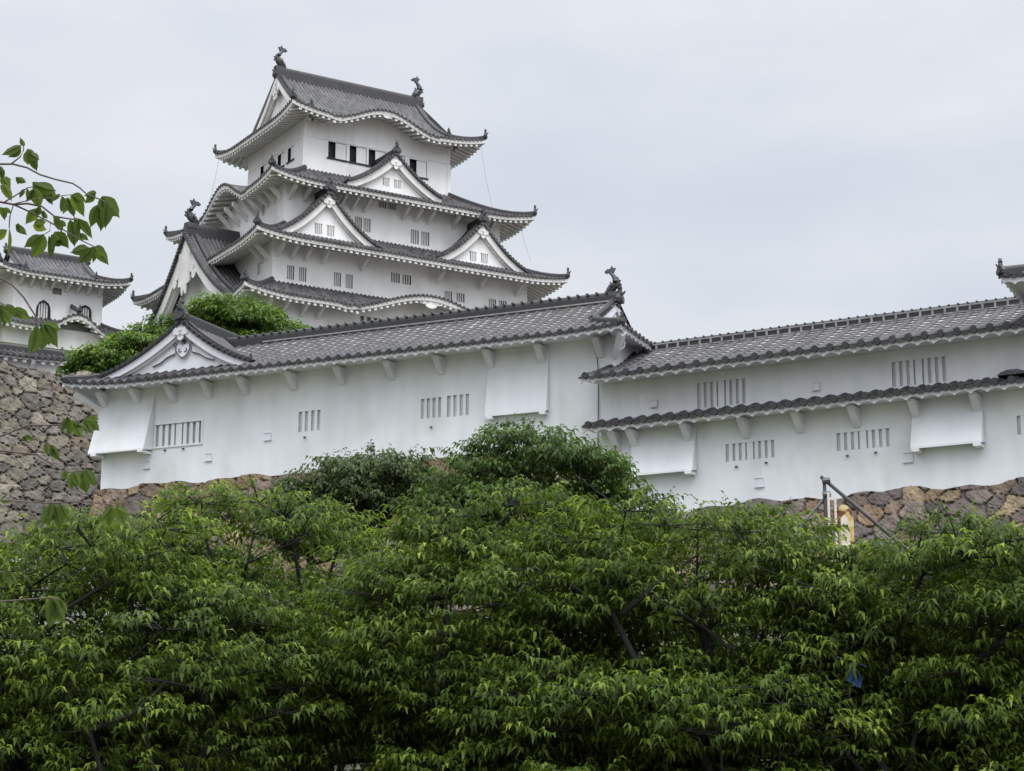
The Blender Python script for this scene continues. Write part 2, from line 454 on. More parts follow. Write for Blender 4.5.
def fish(th, parent, pos, direction, s):
    """shachihoko: head down on the ridge end, body curling up to a forked tail"""
    d = np.array([direction[0], direction[1], 0.]); d /= np.linalg.norm(d); q = np.array([-d[1], d[0], 0.])
    p = np.asarray(pos, float)
    def W(a, z, y=0.0): return p + d * a * s + np.array([0, 0, z * s]) + q * y * s
    mb = MB()
    path = [(.52, .02), (.42, .20), (.20, .40), (-.02, .62), (-.10, .90), (-.02, 1.20), (.14, 1.44), (.34, 1.66)]
    rad = [.24, .33, .37, .35, .29, .22, .16, .09]
    mb.tube([W(a, z) for a, z in path], [r * s for r in rad], 8)
    mb.tube([W(.50, .08), W(.74, .16)], [.24 * s, .12 * s], 8)
    def Mf(a, y, z): return tuple(W(a, z, y))
    mb.prism([(.16, 1.52), (.02, 1.74), (-.10, 2.02), (.10, 1.98), (.20, 2.22), (.34, 1.98), (.62, 1.96), (.86, 1.76), (.72, 1.62), (.50, 1.66), (.36, 1.46)], -.09, .09, Mf)
    mb.prism([(-.30, .48), (-.58, .66), (-.42, .74), (-.54, .98), (-.34, .98), (-.34, 1.22), (-.16, 1.16), (-.10, .6)], -.07, .07, Mf)
    mb.prism([(.20, .78), (.44, .98), (.36, .72), (.54, .66), (.30, .5)], -.07, .07, Mf)
    for y in (-1, 1):
        mb.tube([W(.22, .3, .2 * y), W(.12, .5, .46 * y), W(.16, .72, .5 * y)], [.1 * s, .08 * s, .02 * s], 5)
    mb.box(-.40 * s, .50 * s, -.30 * s, .30 * s, -.45 * s, .02 * s, lambda x, y, z: tuple(p + d * x + q * y + np.array([0, 0, z])))
    return mb.build('ridge_fish', 'ridge', th, parent)

def wall_holes(mb, Mf, x0, x1, z0, z1, holes):
    xs = sorted({x0, x1, *[h[0] for h in holes], *[h[1] for h in holes]}); zs = sorted({z0, z1, *[h[2] for h in holes], *[h[3] for h in holes]})
    for a, b in zip(xs, xs[1:]):
        for c, d in zip(zs, zs[1:]):
            mx, mz = (a + b) / 2, (c + d) / 2
            if any(h[0] < mx < h[1] and h[2] < mz < h[3] for h in holes): continue
            mb.add([Mf(a, 0, c), Mf(b, 0, c), Mf(b, 0, d), Mf(a, 0, d)], [(0, 1, 2, 3)])

def lattice(th, parent, Mf, h, nb, depth, wmat, back, barw=.45, mid=False, proud=0.02, frame=0.0):
    """a window opening: reveal and back board, with upright bars as its own piece"""
    x0, x1, z0, z1 = h
    mb = MB()
    for a in ([(x0, 0, z0), (x0, depth, z0), (x0, depth, z1), (x0, 0, z1)], [(x1, 0, z0), (x1, depth, z0), (x1, depth, z1), (x1, 0, z1)],
              [(x0, 0, z0), (x1, 0, z0), (x1, depth, z0), (x0, depth, z0)], [(x0, 0, z1), (x1, 0, z1), (x1, depth, z1), (x0, depth, z1)],
              [(x0, depth, z0), (x1, depth, z0), (x1, depth, z1), (x0, depth, z1)]):
        mb.add([Mf(*q) for q in a], [(0, 1, 2, 3)])
    w = mb.build('window', back, th, parent)
    bars = MB()
    if nb:
        st = (x1 - x0) / (nb + .55)
        for i in range(nb):
            xc = x0 + st * (i + .78)
            bw = st * barw * (1.75 if mid and i == nb // 2 else 1)
            bars.box(xc - bw / 2, xc + bw / 2, depth * .10, depth * .10 + .04, z0 + .004, z1 - .004, Mf)
    if frame:
        bars.box(x0 - frame, x1 + frame, -proud, depth * .3, z1, z1 + frame, Mf); bars.box(x0 - frame, x1 + frame, -proud, depth * .3, z0 - frame, z0, Mf)
        bars.box(x1, x1 + frame, -proud, depth * .3, z0, z1, Mf)
    if bars.v: bars.build('bars', wmat, th, w)
    return w

def gable(th, parent, Mf, w, h, depth, tilem, whitem, s=1.0, b=.5, wl=None, wr=None, ridge_h=.55, windows=0, gegyo='plain', pitch=.36, fish_top=False, face_rec=.5, orn=1.0, tail=1.06, barge=.55, front_dir=None):
    """a gable: concave tiled slopes, barge boards, plastered face with lattice, pendant and ridge.
    Mf(x lateral, d inward from the rake, z above the foot of the gable)"""
    wl = wl or w; wr = wr or w
    def zc(u): q = 1 - u; return h * (q * b + (1 - b) * q * abs(q)) if q > 0 else h * (q * b * .55)
    tl = MB()
    nrow = 12
    n = max(2, int(depth / pitch)); pt = depth / n
    for sg, ww in ((-1, wl), (1, wr)):
        cols = []
        for i in range(n):
            for a, hh in SECT_C: cols.append(((i + .5 + a) * pt, hh, i, abs(a) > .24))
        cols.append((depth, 0, n - 1, True))
        P = np.zeros((len(cols), nrow + 1, 3)); tint = []
        rr = rng.random((n, nrow)) * .8 + .2
        for i, (d, hh, idx, pan) in enumerate(cols):
            for j in range(nrow + 1):
                u = tail * j / nrow
                P[i, j] = Mf(sg * ww * u, d, zc(u) + hh * s)
        for i in range(len(cols) - 1):
            pan = cols[i][1] < .03 and cols[i + 1][1] < .03
            for j in range(nrow): tint.append(min(.98, rr[cols[i][2], j]) + (1. if pan else 0.))
        tl.grid(P, tint)
        # the rake: a row of tile ends along the front edge
        us = np.linspace(0, tail, nrow * 2 + 1)
        E_ = np.array([[Mf(sg * ww * u, -.02 * s, zc(u) + .10 * s), Mf(sg * ww * u, -.02 * s, zc(u) - .16 * s), Mf(sg * ww * u, .3 * s, zc(u) - .16 * s)] for u in us])
        tl.grid(E_, .2)
        L_ = math.hypot(ww, h); nd = max(3, int(L_ / (pitch * .8)))
        for i in range(nd):
            u = tail * (i + .5) / nd; r_ = .15 * s
            c = (sg * ww * u, zc(u) - .01 * s)
            vs = [Mf(c[0] + r_ * math.cos(a), dd, c[1] + r_ * math.sin(a)) for dd in (-.12 * s, .1 * s) for a in np.linspace(0, 2 * math.pi, 7, endpoint=False)]
            tl.add(vs, [tuple(range(7))] + [(q, (q + 1) % 7, 7 + (q + 1) % 7, 7 + q) for q in range(7)], float(rng.random() * .5 + .1))
        # descending ridge just inside the rake
        tl.tint = .15
        tl.ridge([Mf(sg * ww * u, .75 * s, zc(u) + .04 * s) for u in np.linspace(.03, .92, 9)], .30 * s, .24 * s)
    tl.tint = .12
    tl.ridge([Mf(0, d, h) for d in np.linspace(-.05 * s, depth, 4)], .42 * s, ridge_h * s)
    roof = tl.build('gable_roof', tilem, th, parent)
    wb = MB()
    for sg, ww in ((-1, wl), (1, wr)):
        us = np.linspace(0, tail * .99, 15)
        for (d0, d1, o0, o1) in ((.10, .34, .15, .15 + barge), (.34, .62, .15 + barge * .6, .15 + barge * 1.25)):
            G = []
            for u in us:
                th_ = 1.0 + .35 * (1 - u)
                a = zc(u) - o0 * s; c = zc(u) - o1 * s * th_
                x = sg * ww * u
                G.append([Mf(x, d0 * s, a), Mf(x, d0 * s, c), Mf(x, d1 * s, c), Mf(x, d1 * s, a)])
            wb.grid(np.array(G))
    wb.build('barge_board', whitem, th, roof)
    # the plastered face behind the boards
    fc = MB()
    us = np.linspace(-1, 1, 41)
    holes = []
    if windows:
        ww_ = w * .14; hz = h * .06; ht = h * .22
        holes = [(-w * .09 - ww_ - .02, -w * .09, hz, hz + ht), (w * .02, w * .02 + ww_ + .02, hz, hz + ht)]
    G = []
    for u in us:
        ww = wl if u < 0 else wr
        zt = max(-.15 * s, zc(abs(u)) - .3 * s)
        G.append([Mf(ww * u, face_rec * s, -.6 * s), Mf(ww * u, face_rec * s, zt)])
    if not holes: fc.grid(np.array(G))
    else:
        x0, x1 = holes[0][0], holes[1][1]; zt = hz + ht
        xs = sorted({*[round(float(v), 4) for v in np.linspace(-wl, wr, 41)], holes[0][0], holes[0][1], holes[1][0], holes[1][1]})
        for a, c in zip(xs, xs[1:]):
            za = max(-.15 * s, zc(abs(a) / (wl if a < 0 else wr)) - .3 * s); zd = max(-.15 * s, zc(abs(c) / (wl if c < 0 else wr)) - .3 * s)
            m = (a + c) / 2
            y = face_rec * s
            if any(hh[0] < m < hh[1] for hh in holes):
                fc.add([Mf(a, y, -.6 * s), Mf(c, y, -.6 * s), Mf(c, y, hz), Mf(a, y, hz)], [(0, 1, 2, 3)])
                fc.add([Mf(a, y, zt), Mf(c, y, zt), Mf(c, y, zd), Mf(a, y, za)], [(0, 1, 2, 3)])
            else: fc.add([Mf(a, y, -.6 * s), Mf(c, y, -.6 * s), Mf(c, y, zd), Mf(a, y, za)], [(0, 1, 2, 3)])
    face = fc.build('gable_wall', 'keep_plaster' if 'keep' in whitem else 'plaster', th, roof)
    for hh in holes:
        mb = MB(); D = face_rec * s
        mb.box(hh[0], hh[1], D + .01, D + .3 * s, hh[2], hh[3], Mf)
        st = (hh[1] - hh[0]) / 4.
        bars = MB()
        bars.box(hh[0] - .05, hh[1] + .05, D - .05, D - .004, hh[3], hh[3] + .08, Mf)
        for i in range(3):
            xc = hh[0] + st * (i + 1)
            bars.box(xc - st * .26, xc + st * .26, D - .03, D + .008, hh[2], hh[3], Mf)
        mb.build('window', 'recess', th, roof); bars.build('window_bars', whitem, th, roof)
    # pendant under the peak
    g = MB()
    if gegyo == 'big':
        pts = []
        for a in np.linspace(0, 2 * math.pi, 60, endpoint=False):
            r_ = 1.0 + .16 * math.cos(9 * a)
            pts.append((1.35 * s * r_ * math.sin(a) * (.6 + .4 * math.cos(a / 2) ** 2), h - 2.6 * s + 1.5 * s * r_ * math.cos(a)))
        g.prism(pts, .02 * s, .12 * s, Mf)
        for sx in (-1, 1):
            for j in range(3): 
                cx_, cz_ = sx * (.75 + .42 * j) * s, h - (2.05 + .55 * j) * s
                g.prism([(cx_ + (.44 - .06 * j) * s * math.cos(a), cz_ + (.44 - .06 * j) * s * math.sin(a)) for a in np.linspace(0, 2 * math.pi, 9, endpoint=False)], .03 * s, .1 * s, Mf)
    else:
        q = s * (1.0 if gegyo == 'plain' else 1.15); zt = h - .15 * s - barge * s * 1.2
        for cx_, cz_, r_ in ((0, -.12, .30), (-.32, -.06, .22), (.32, -.06, .22), (0, -.42, .2)):
            g.prism([(cx_ * q + r_ * q * math.cos(a), zt + cz_ * q + r_ * q * math.sin(a)) for a in np.linspace(0, 2 * math.pi, 12, endpoint=False)], (.0 + .012 * cx_) * s, (.10) * s, Mf)
        g.prism([(.11 * q * math.cos(a), zt + .02 * q + .11 * q * math.sin(a)) for a in np.linspace(0, 2 * math.pi, 6, endpoint=False)], -.08 * s, .02 * s, Mf)
    if gegyo == 'crest':            # heart shaped crest between two cloud scrolls, outlined in grey
        zt = .80
        g.prism([(.44 * a, zt + .44 * z_) for a, z_ in ((0, -.95), (-.45, -.62), (-.72, -.2), (-.66, .18), (-.36, .34), (0, .16), (.36, .34), (.66, .18), (.72, -.2), (.45, -.62))], .22, .30, Mf)
        cl = MB(); scroll = ((.36, .84), (.60, .75), (.92, .52), (1.35, .29), (1.35, .20), (1.0, .31), (.70, .50), (.38, .60))
        for sg in (-1, 1):
            g.prism([(sg * a, z_) for a, z_ in scroll], .27, .33, Mf)
            cl.tube([Mf(sg * (.12 + .06 * math.cos(a)), .20, zt - .10 + .06 * math.sin(a)) for a in np.linspace(-2.6, 1.4, 9)], .018, 5)
            cl.tube([Mf(sg * (.34 + .07 * math.cos(a)), .20, zt + .12 + .07 * math.sin(a)) for a in np.linspace(-.4, 3.2, 9)], .020, 5)
            cl.tube([Mf(sg * x_, .20, zt + z_) for x_, z_ in ((.0, -.40), (.18, -.28), (.31, -.09), (.30, .07), (.42, .13))], .020, 5)
            cl.tube([Mf(sg * a, .25, z_) for a, z_ in scroll[4:]], .022, 5)
        for j in range(5):
            an = 2 * math.pi * j / 5; cl.tube([Mf(.06 * math.cos(an), .20, zt + .24 + .06 * math.sin(an)), Mf(.06 * math.cos(an), .30, zt + .24 + .06 * math.sin(an))], .03, 6)
        cl.build('crest_line', 'ridge', th, roof)
    g.build('gable_pendant', whitem, th, roof)
    p0 = np.array(Mf(0, 0, h)); p1 = np.array(Mf(0, -1, h)); dr = p1 - p0
    if orn: ornament(th, roof, np.array(Mf(0, -.05 * s, h + .02)), dr, orn, 'ridge')
    if fish_top: fish(th, roof, np.array(Mf(0, .35 * s, h + ridge_h * s * 1.0)), -dr, fish_top)
    # end tiles of the descending ridges
    for sg, ww in ((-1, wl), (1, wr)):
        ornament(th, roof, np.array(Mf(sg * ww * .94, .75 * s, zc(.94) + .05 * s)), np.array(Mf(sg, 0, 0)) - np.array(Mf(0, 0, 0)), .42 * s)
    return roof

def bracket(th, parent, Mf, x, z_low, z_top, out, w, mat):
    mb = MB()
    if mat == 'keep_trim':        # slender slanting strut
        mb.prism([(.0, z_low), (-.08, z_low), (-out, z_top - .30), (-out, z_top), (-out * .82, z_top), (0.0, z_low + .38)], x - w * .4, x + w * .4, Mf, axis='x')
        return mb.build('bracket', mat, th, parent)
    poly = [(0.0, z_low), (-.07, z_low), (-out, z_top - .10 * (z_top - z_low)), (-out, z_top), (0.0, z_top)]
    mb.prism(poly, x - w / 2, x + w / 2, Mf, axis='x')
    return mb.build('bracket', mat, th, parent)

def bell(c, w, a, p=1.0):
    def f(x):
        u = abs(x - c) / w
        if u >= 1.25: return 0.0
        if u > 1: return -.10 * a * (1 - abs(u - 1.125) / .125)
        return a * ((.5 + .5 * math.cos(math.pi * u)) ** p) - .10 * a * max(0, u - .9) / .1
    return f

# ------------------------------------------------------------------ ground and terraces
g = MB()
gm = mesh_obj('ground', [(-3000, -3000, 0), (3000, -3000, 0), (3000, 3000, 0), (-3000, 3000, 0)], [(0, 1, 2, 3)], M['ground']); struct(gm)
def solid(name, poly, z0, z1, mat):
    n = len(poly)
    v = [(x, y, z0) for x, y in poly] + [(x, y, z1) for x, y in poly]
    f = [tuple(range(n, 2 * n))] + [(i, (i + 1) % n, n + (i + 1) % n, n + i) for i in range(n)]
    return struct(mesh_obj(name, v, f, mat))
solid('lower_terrace', [(-70, 50.6), (60, 49.6), (60, 79), (-70, 108)], 0, 7.6, M['grass'])

# ------------------------------------------------------------------ stone walls
def stone_wall(name, label, origin, rot, x0, x1, ztop, zbot, batter, size, palette, res=0.16, curve=0.35, top_fn=None, bulge=.16, lefty=None, seed=1):
    """dry stone face with fitted boulders: cells in jittered rows, each stone domed and sunk at the joints"""
    r = np.random.default_rng(seed)
    H = ztop - zbot
    nx = int((x1 - x0) / res); nz = int(H / res)
    X = np.linspace(x0, x1, nx + 1); Z = np.linspace(0, H, nz + 1)      # Z measured down from the top
    cw, ch = size
    ci, cj = int((x1 - x0) / cw) + 4, int(H / ch) + 4
    sx = np.zeros((ci, cj)); sz = np.zeros((ci, cj))
    for j in range(cj):
        off = r.random() * cw
        for i in range(ci):
            sx[i, j] = x0 - 2 * cw + i * cw + off + (r.random() - .5) * cw * .75
            sz[i, j] = (j - 1.5) * ch + (r.random() - .5) * ch * .75
    pal = np.array(palette)
    pick = r.integers(0, len(pal), (ci, cj)); val = .72 + .5 * r.random((ci, cj)); tiltx = (r.random((ci, cj)) - .5) * .22; tiltz = (r.random((ci, cj)) - .5) * .22
    wgt = 1 + (r.random((ci, cj)) - .4) * .8
    GX, GZ = np.meshgrid(X, Z, indexing='ij')
    wx = GX + .10 * np.sin(GZ * 3.1 + GX * 1.3) * cw; wz = GZ + .10 * np.sin(GX * 2.7 - GZ) * ch
    d1 = np.full(GX.shape, 1e9); d2 = np.full(GX.shape, 1e9); idx = np.zeros(GX.shape + (2,), int)
    jj = np.floor(GZ / ch + 1.5).astype(int); ii = np.floor((GX - x0) / cw + 2).astype(int)
    for dj in range(-2, 3):
        for di in range(-3, 3):
            J = np.clip(jj + dj, 0, cj - 1); I = np.clip(ii + di, 0, ci - 1)
            dx = (wx - sx[I, J]) / cw; dz = (wz - sz[I, J]) / ch
            d = np.sqrt(dx * dx + dz * dz + .15 * np.abs(dx * dz)) * wgt[I, J]
            same = (I == idx[..., 0]) & (J == idx[..., 1]) & (d1 < 1e8)
            closer = (d < d1) & ~same
            d2 = np.where(closer, d1, np.where((d < d2) & ~same, d, d2)); d1 = np.where(closer, d, d1)
            idx[..., 0] = np.where(closer, I, idx[..., 0]); idx[..., 1] = np.where(closer, J, idx[..., 1])
    edge = np.clip((d2 - d1) / .17, 0, 1)
    I, J = idx[..., 0], idx[..., 1]
    face = 1 - (1 - edge) ** 2.2
    ny = r.normal(0, .016, GX.shape) + .035 * np.sin(GX * 9.1 + sx[idx[..., 0], idx[..., 1]] * 7) * np.sin(GZ * 8.3 + sz[idx[..., 0], idx[..., 1]] * 5)
    out = face * bulge + tiltx[I, J] * (GX - sx[I, J]) * face + tiltz[I, J] * (GZ - sz[I, J]) * face + ny
    bat = batter * GZ + curve * batter * GZ * GZ / max(H, 1)
    Y = -bat - out
    topz = np.zeros(GX.shape)
    if top_fn is not None: topz = np.vectorize(top_fn)(GX) * np.clip(1 - GZ / 2.5, 0, 1)
    V = np.stack([GX, Y, ztop - GZ + topz], -1)
    col = pal[pick[I, J]] * val[I, J][..., None]
    j_ = (1 - np.clip((d2 - d1) / .09, 0, 1))[..., None]
    col = col * (1 - .8 * j_) + np.array((.03, .027, .024)) * .8 * j_          # darker towards the joints
    col = np.concatenate([col, np.ones(col.shape[:2] + (1,))], -1)
    verts = V.reshape(-1, 3).tolist(); cols = col.reshape(-1, 4).tolist()
    m = nz + 1
    faces = [(i * m + k, (i + 1) * m + k, (i + 1) * m + k + 1, i * m + k + 1) for i in range(nx) for k in range(nz)]
    # flat top and the body behind the face
    b = len(verts); dep = 3.0
    for i in range(nx + 1): verts.append((float(X[i]), dep, float(V[i, 0, 2]))); cols.append(list(cols[i * m]))
    for i in range(nx): faces.append((i * m, (i + 1) * m, b + i + 1, b + i))
    for i in (0, nx):
        c = len(verts)
        verts += [(float(X[i]), dep, zbot)]; cols.append(cols[i * m + nz])
        faces.append(tuple([i * m + k for k in range(m)] + [c, b + i]))
    v = np.array(verts); v[:, 2] -= zbot
    o = mesh_obj(name, v.tolist(), faces, M['stone'], None, colors=cols)
    o.location = (origin[0], origin[1], zbot); o.rotation_euler = (0, 0, rot)
    return tag(o, label, 'stone wall')

PAL_BROWN = [(.20, .15, .12), (.25, .175, .115), (.15, .13, .12), (.17, .14, .135), (.29, .225, .15), (.13, .115, .112), (.21, .17, .155), (.24, .15, .10)]
PAL_TAN = [(.27, .205, .135), (.18, .13, .10), (.29, .225, .15), (.12, .10, .095), (.22, .145, .10)]
PAL_GREY = [(.13, .118, .098), (.17, .152, .122), (.105, .098, .088), (.195, .172, .138), (.13, .106, .084), (.15, .136, .122)]

SF = 1.3
OL = (3.1333 * SF, 63.4796 * SF); RL = R(-24.5)
OR = (2.9210 * SF, 62.7950 * SF); RR_ = R(-28.6)
OK_ = (-14.2826, 161.7244); RK = R(31.8)
OS = (-34.7177, 159.6351)
OW = (-23.4667, 101.2353)

stone_wall('stone_wall', 'brown and tan boulder base under the long single storey white turret', OL, RL, -20.5 * SF, 3.0, EYE + 12.42 * SF, 7.0, .22, (1.05, .72), PAL_TAN + PAL_BROWN[:3], .09,
           top_fn=lambda x: .07 * math.sin(x * 1.3) + .05 * math.sin(x * 3.1), seed=4)
stone_wall('stone_wall', 'purple brown boulder base under the two storey white turret at right', OR, RR_, -.4, 24.0, EYE + 9.98 * SF, 7.0, .24, (.92, .62), PAL_BROWN, .075,
           top_fn=lambda x: .09 * math.sin(x * 1.1) + .07 * math.sin(x * 2.9), seed=9)
stone_wall('stone_wall', 'tall grey boulder wall behind the hanging branch at left', OW, RK, -34.0, 6.5, EYE + 23.75, 6.0, .28, (.88, .62), PAL_GREY, .095,
           top_fn=lambda x: .15 * math.sin(x * 1.2) + .1 * math.sin(x * 2.7), bulge=.2, seed=12)
# left return of the turret base
stone_wall('stone_wall', 'narrow side face of the tan boulder base at its left corner',
           (OL[0] + math.cos(RL) * -20.5 * SF, OL[1] + math.sin(RL) * -20.5 * SF), RL - R(90), -8.0, 0.0, EYE + 12.35 * SF, 7.0, .20, (1.1, .8), PAL_TAN + PAL_BROWN[:2], .2, seed=15)

def local_poly(origin, rot, pts): return [(origin[0] + math.cos(rot) * x - math.sin(rot) * y, origin[1] + math.sin(rot) * x + math.cos(rot) * y) for x, y in pts]
solid('turret_terrace', local_poly(OL, RL, [(-26.3, .6), (2.6, .6), (2.6, 10), (-26.3, 10)]), 0, EYE + 12.2 * SF, M['ground'])
solid('right_terrace', local_poly(OR, RR_, [(-.2, .8), (24, .8), (24, 12), (-.2, 12)]), 0, EYE + 9.8 * SF, M['ground'])
solid('inner_terrace', local_poly(OW, RK, [(-60, .8), (6.3, .8), (40, 12), (120, 12), (120, 110), (-60, 110)]), 0, EYE + 23.4, M['ground'])
solid('keep_mound', local_poly(OK_, RK, [(-40, -19), (24, -19), (24, 30), (-40, 30)]), 0, EYE + 32.0, M['grass'])

# ------------------------------------------------------------------ main keep
HX, HY = 6.885, 5.635
K = Thing('castle_keep', 'tall white five tiered castle keep with stacked grey gabled roofs', 'castle keep', OK_, RK, 30.0)
E6, E5, E4, E3 = 0.0, 3.2, 4.9, 6.9
RAF = (.52, .22, .2)

def storey(e, z0, z1, front=(), left=(), nb=3, back='recess'):
    mb = MB()
    hx, hy = HX + e, HY + e
    for nm, holes in (('front', front), ('left', left), ('back', ()), ('right', ())):
        Mf, half = side(nm, hx, hy)
        wall_holes(mb, Mf, -half, half, z0, z1, list(holes))
    w = mb.build('wall', 'keep_plaster', K)
    for nm, holes in (('front', front), ('left', left)):
        Mf, half = side(nm, hx, hy)
        for h in holes: lattice(K, w, Mf, h, nb, .35, 'keep_trim', back, .5)
    return w

# top storey: open windows with dark and white shutter halves
def pairs(xs, w, z0, z1): return [(x, x + w, z0, z1) for x in xs]
w6f = [(-4.75, -3.05, 54.78, 56.2), (-2.75, -1.15, 54.78, 56.2), (-.95, .65, 54.78, 56.2), (.95, 2.55, 54.78, 56.2), (3.0, 4.7, 54.62, 56.1)]
w6l = [(-3.2, -1.9, 54.9, 56.1), (.3, 1.6, 54.9, 56.1), (2.3, 3.5, 54.9, 56.1)]
mb = MB()
for nm, holes in (('front', w6f), ('left', w6l), ('back', ()), ('right', ())):
    Mf, half = side(nm, HX, HY); wall_holes(mb, Mf, -half, half, 53.0, 58.45, list(holes))
    if nm in ('front', 'left'):
        mb.box(-half - .03, half + .03, -.06, .02, 56.27, 56.42, Mf)
        n_ = 7 if nm == 'front' else 5
        for i in range(n_):
            x = -half + 2 * half * (i + .0) / (n_ - 1) * .999
            mb.box(x - .11, x + .11, -.035, .02, 56.43, 58.6, Mf)
        for x in (-half, half): mb.box(x - .17, x + .17, -.03, .02, 53.0, 56.26, Mf)
w6 = mb.build('wall', 'keep_plaster', K)
for nm, holes in (('front', w6f), ('left', w6l)):
    Mf, half = side(nm, HX, HY)
    for h in holes:
        w = lattice(K, w6, Mf, h, 0, .4, 'keep_trim', 'dark')
        sh = MB(); m_ = h[0] + (h[1] - h[0]) * .42
        sh.box(m_, h[1] - .02, .05, .12, h[2] + .02, h[3] - .02, Mf); sh.build('shutter', 'keep_plaster', K, w)
        sl = MB(); sl.box(h[0] - .12, h[1] + .12, -.10, -.004, h[2] - .14, h[2] - .02, Mf); sl.build('sill', 'dark', K, w)

sq = lambda x, z, w=.62, h=1.15: (x, x + w, z, z + h)
storey(E5, 46.0, 51.3, [sq(-3.75, 47.75), sq(-2.95, 47.75), sq(1.45, 47.45, .75, 1.2), sq(2.45, 47.45, .75, 1.2), sq(-1.6, 50.05, .7, .55), sq(-.7, 50.05, .7, .55), (-5.9, -5.1, 50.9, 51.3), (5.6, 6.4, 50.9, 51.3)],
       [sq(4.6, 49.0, .55, .9), sq(3.6, 49.0, .55, .9)])
storey(E4, 41.0, 45.75, [sq(-10.5, 42.15), sq(-9.45, 42.15), sq(-6.4, 42.2), sq(-5.35, 42.2), sq(-1.25, 43.3, .8, .8), sq(-.2, 43.3, .8, .8), sq(3.75, 42.55, .7, .75), sq(4.9, 42.55, .75, .75), sq(8.0, 42.5, .7, .75), sq(9.0, 42.5, .75, .75)],
       [sq(7.8, 42.9, .6, 1.0)])
storey(E3, 30.0, 40.5, [sq(-11.6, 36.9, .55, 1.05), sq(-10.9, 36.9, .55, 1.05), (-5.0, -2.9, 38.6, 39.5), sq(-1.9, 38.6, .8, .9), sq(.8, 38.6, .8, .9), sq(8.2, 37.4), sq(9.2, 37.4)])

def skirt(name, e_out, e_in, z0, rise, up, over, bumps, pitch=.38, upw=4.5, orn=.7):
    tl, wh = MB(), MB()
    hx, hy = HX + e_out, HY + e_out
    run = e_out - e_in
    hips = []
    for nm in ('front', 'left', 'right', 'back'):
        Mf, half = side(nm, hx, hy)
        zf = roof_face(tl, wh, Mf, half, run, z0, rise, pitch, run, run, up, up, upw, bumps.get(nm), course=.5, over=over, raft=RAF, fas=(.08, .40))
        if nm in ('front', 'back'):
            for sg in (-1, 1): hips.append(hip_pts(Mf, half, run, run, zf, sg))
    tl.tint = .12
    for h in hips: tl.ridge(h[0:1] + h[1:], .42, .34)
    r = tl.build('roof', 'keep_tile', K)
    wh.build('eave', 'keep_trim', K, r)
    for h in hips:
        d = h[0] - h[1]
        ornament(K, r, h[0] + np.array([0, 0, .06]), d, orn)
    return r

def backing(nm, e, c, w, zlo, amp):
    Mf, half = side(nm, HX + e, HY + e)
    mb = MB(); G = []
    for u in np.linspace(-1, 1, 25):
        G.append([Mf(c + w * u, -.012, zlo), Mf(c + w * u, -.012, zlo + .12 + amp * (.5 + .5 * math.cos(math.pi * u)) ** .8)])
    mb.grid(np.array(G)); mb.build('wall', 'keep_plaster', K)
backing('front', 0, -.4, 4.2, 58.35, .98); backing('front', E3, .3, 6.4, 40.4, .85); backing('left', E5, 1.0, 4.1, 51.2, 1.05)
skirt('t4', 5.4, 0.0, 50.55, 2.85, .58, 2.3, {'left': bell(1.0, 4.2, 1.75, .8)})
skirt('t3', 7.4, 3.2, 44.95, 2.2, .45, 2.5, {})
skirt('t2', 9.0, 4.9, 39.75, 2.1, .55, 2.2, {'front': bell(0.3, 6.6, 1.65, .75)})
skirt('t1', 11.6, 6.9, 33.4, 2.3, .5, 3.5, {})

# top roof: hip and gable, with a wavy gable in the middle of the front eave
tl, wh = MB(), MB()
hx, hy = HX + 2.3, HY + 2.3
z5, rise5 = 57.75, 5.75
GX_ = 7.15
hips = []
for nm in ('front', 'back'):
    Mf, half = side(nm, hx, hy)
    zf = roof_face(tl, wh, Mf, half, hy, z5, rise5, .38, 2.3, 2.3, .62, .62, 4.5, bell(-.4, 4.3, 1.3, .8), course=.5, prof=.42, xg=(-GX_, GX_, hx - GX_), over=2.35, raft=RAF, fas=(.08, .42), tpow=3.0)
    for sg in (-1, 1):
        hips.append([np.array(Mf(sg * (half - u), u, zf(sg * (half - u), u))) for u in np.linspace(0, hx - GX_ + .25, 6)])
        hips.append([np.array(Mf(sg * (GX_ - .55), t, zf(sg * (GX_ - .55), t) + .03)) for t in np.linspace(hy * .97, 1.9, 8)])
v_ = (hx - GX_) / hy
zin = rise5 * (.42 * v_ + .58 * v_ * v_)
for nm in ('left', 'right'):
    Mf, half = side(nm, hx, hy)
    roof_face(tl, wh, Mf, half, hx - GX_ + .25, z5, zin + .25, .38, hx - GX_ + .25, hx - GX_ + .25, .62, .62, 4.5, None, course=.5, over=2.3, raft=RAF, fas=(.08, .42))
tl.tint = .12
for h in hips: tl.ridge(h, .36, .30)
tl.ridge([(x, 0, z5 + rise5 - .05) for x in np.linspace(-GX_ - .1, GX_ + .1, 5)], .55, .85)
top = tl.build('roof', 'keep_tile', K)
wh.build('eave', 'keep_trim', K, top)
for h in hips:
    ornament(K, top, h[0] + np.array([0, 0, .05]) if h[0][2] < 59.9 else h[-1] + np.array([0, 0, .05]), (h[0] - h[1]) if h[0][2] < 59.9 else (h[-1] - h[-2]), .7)
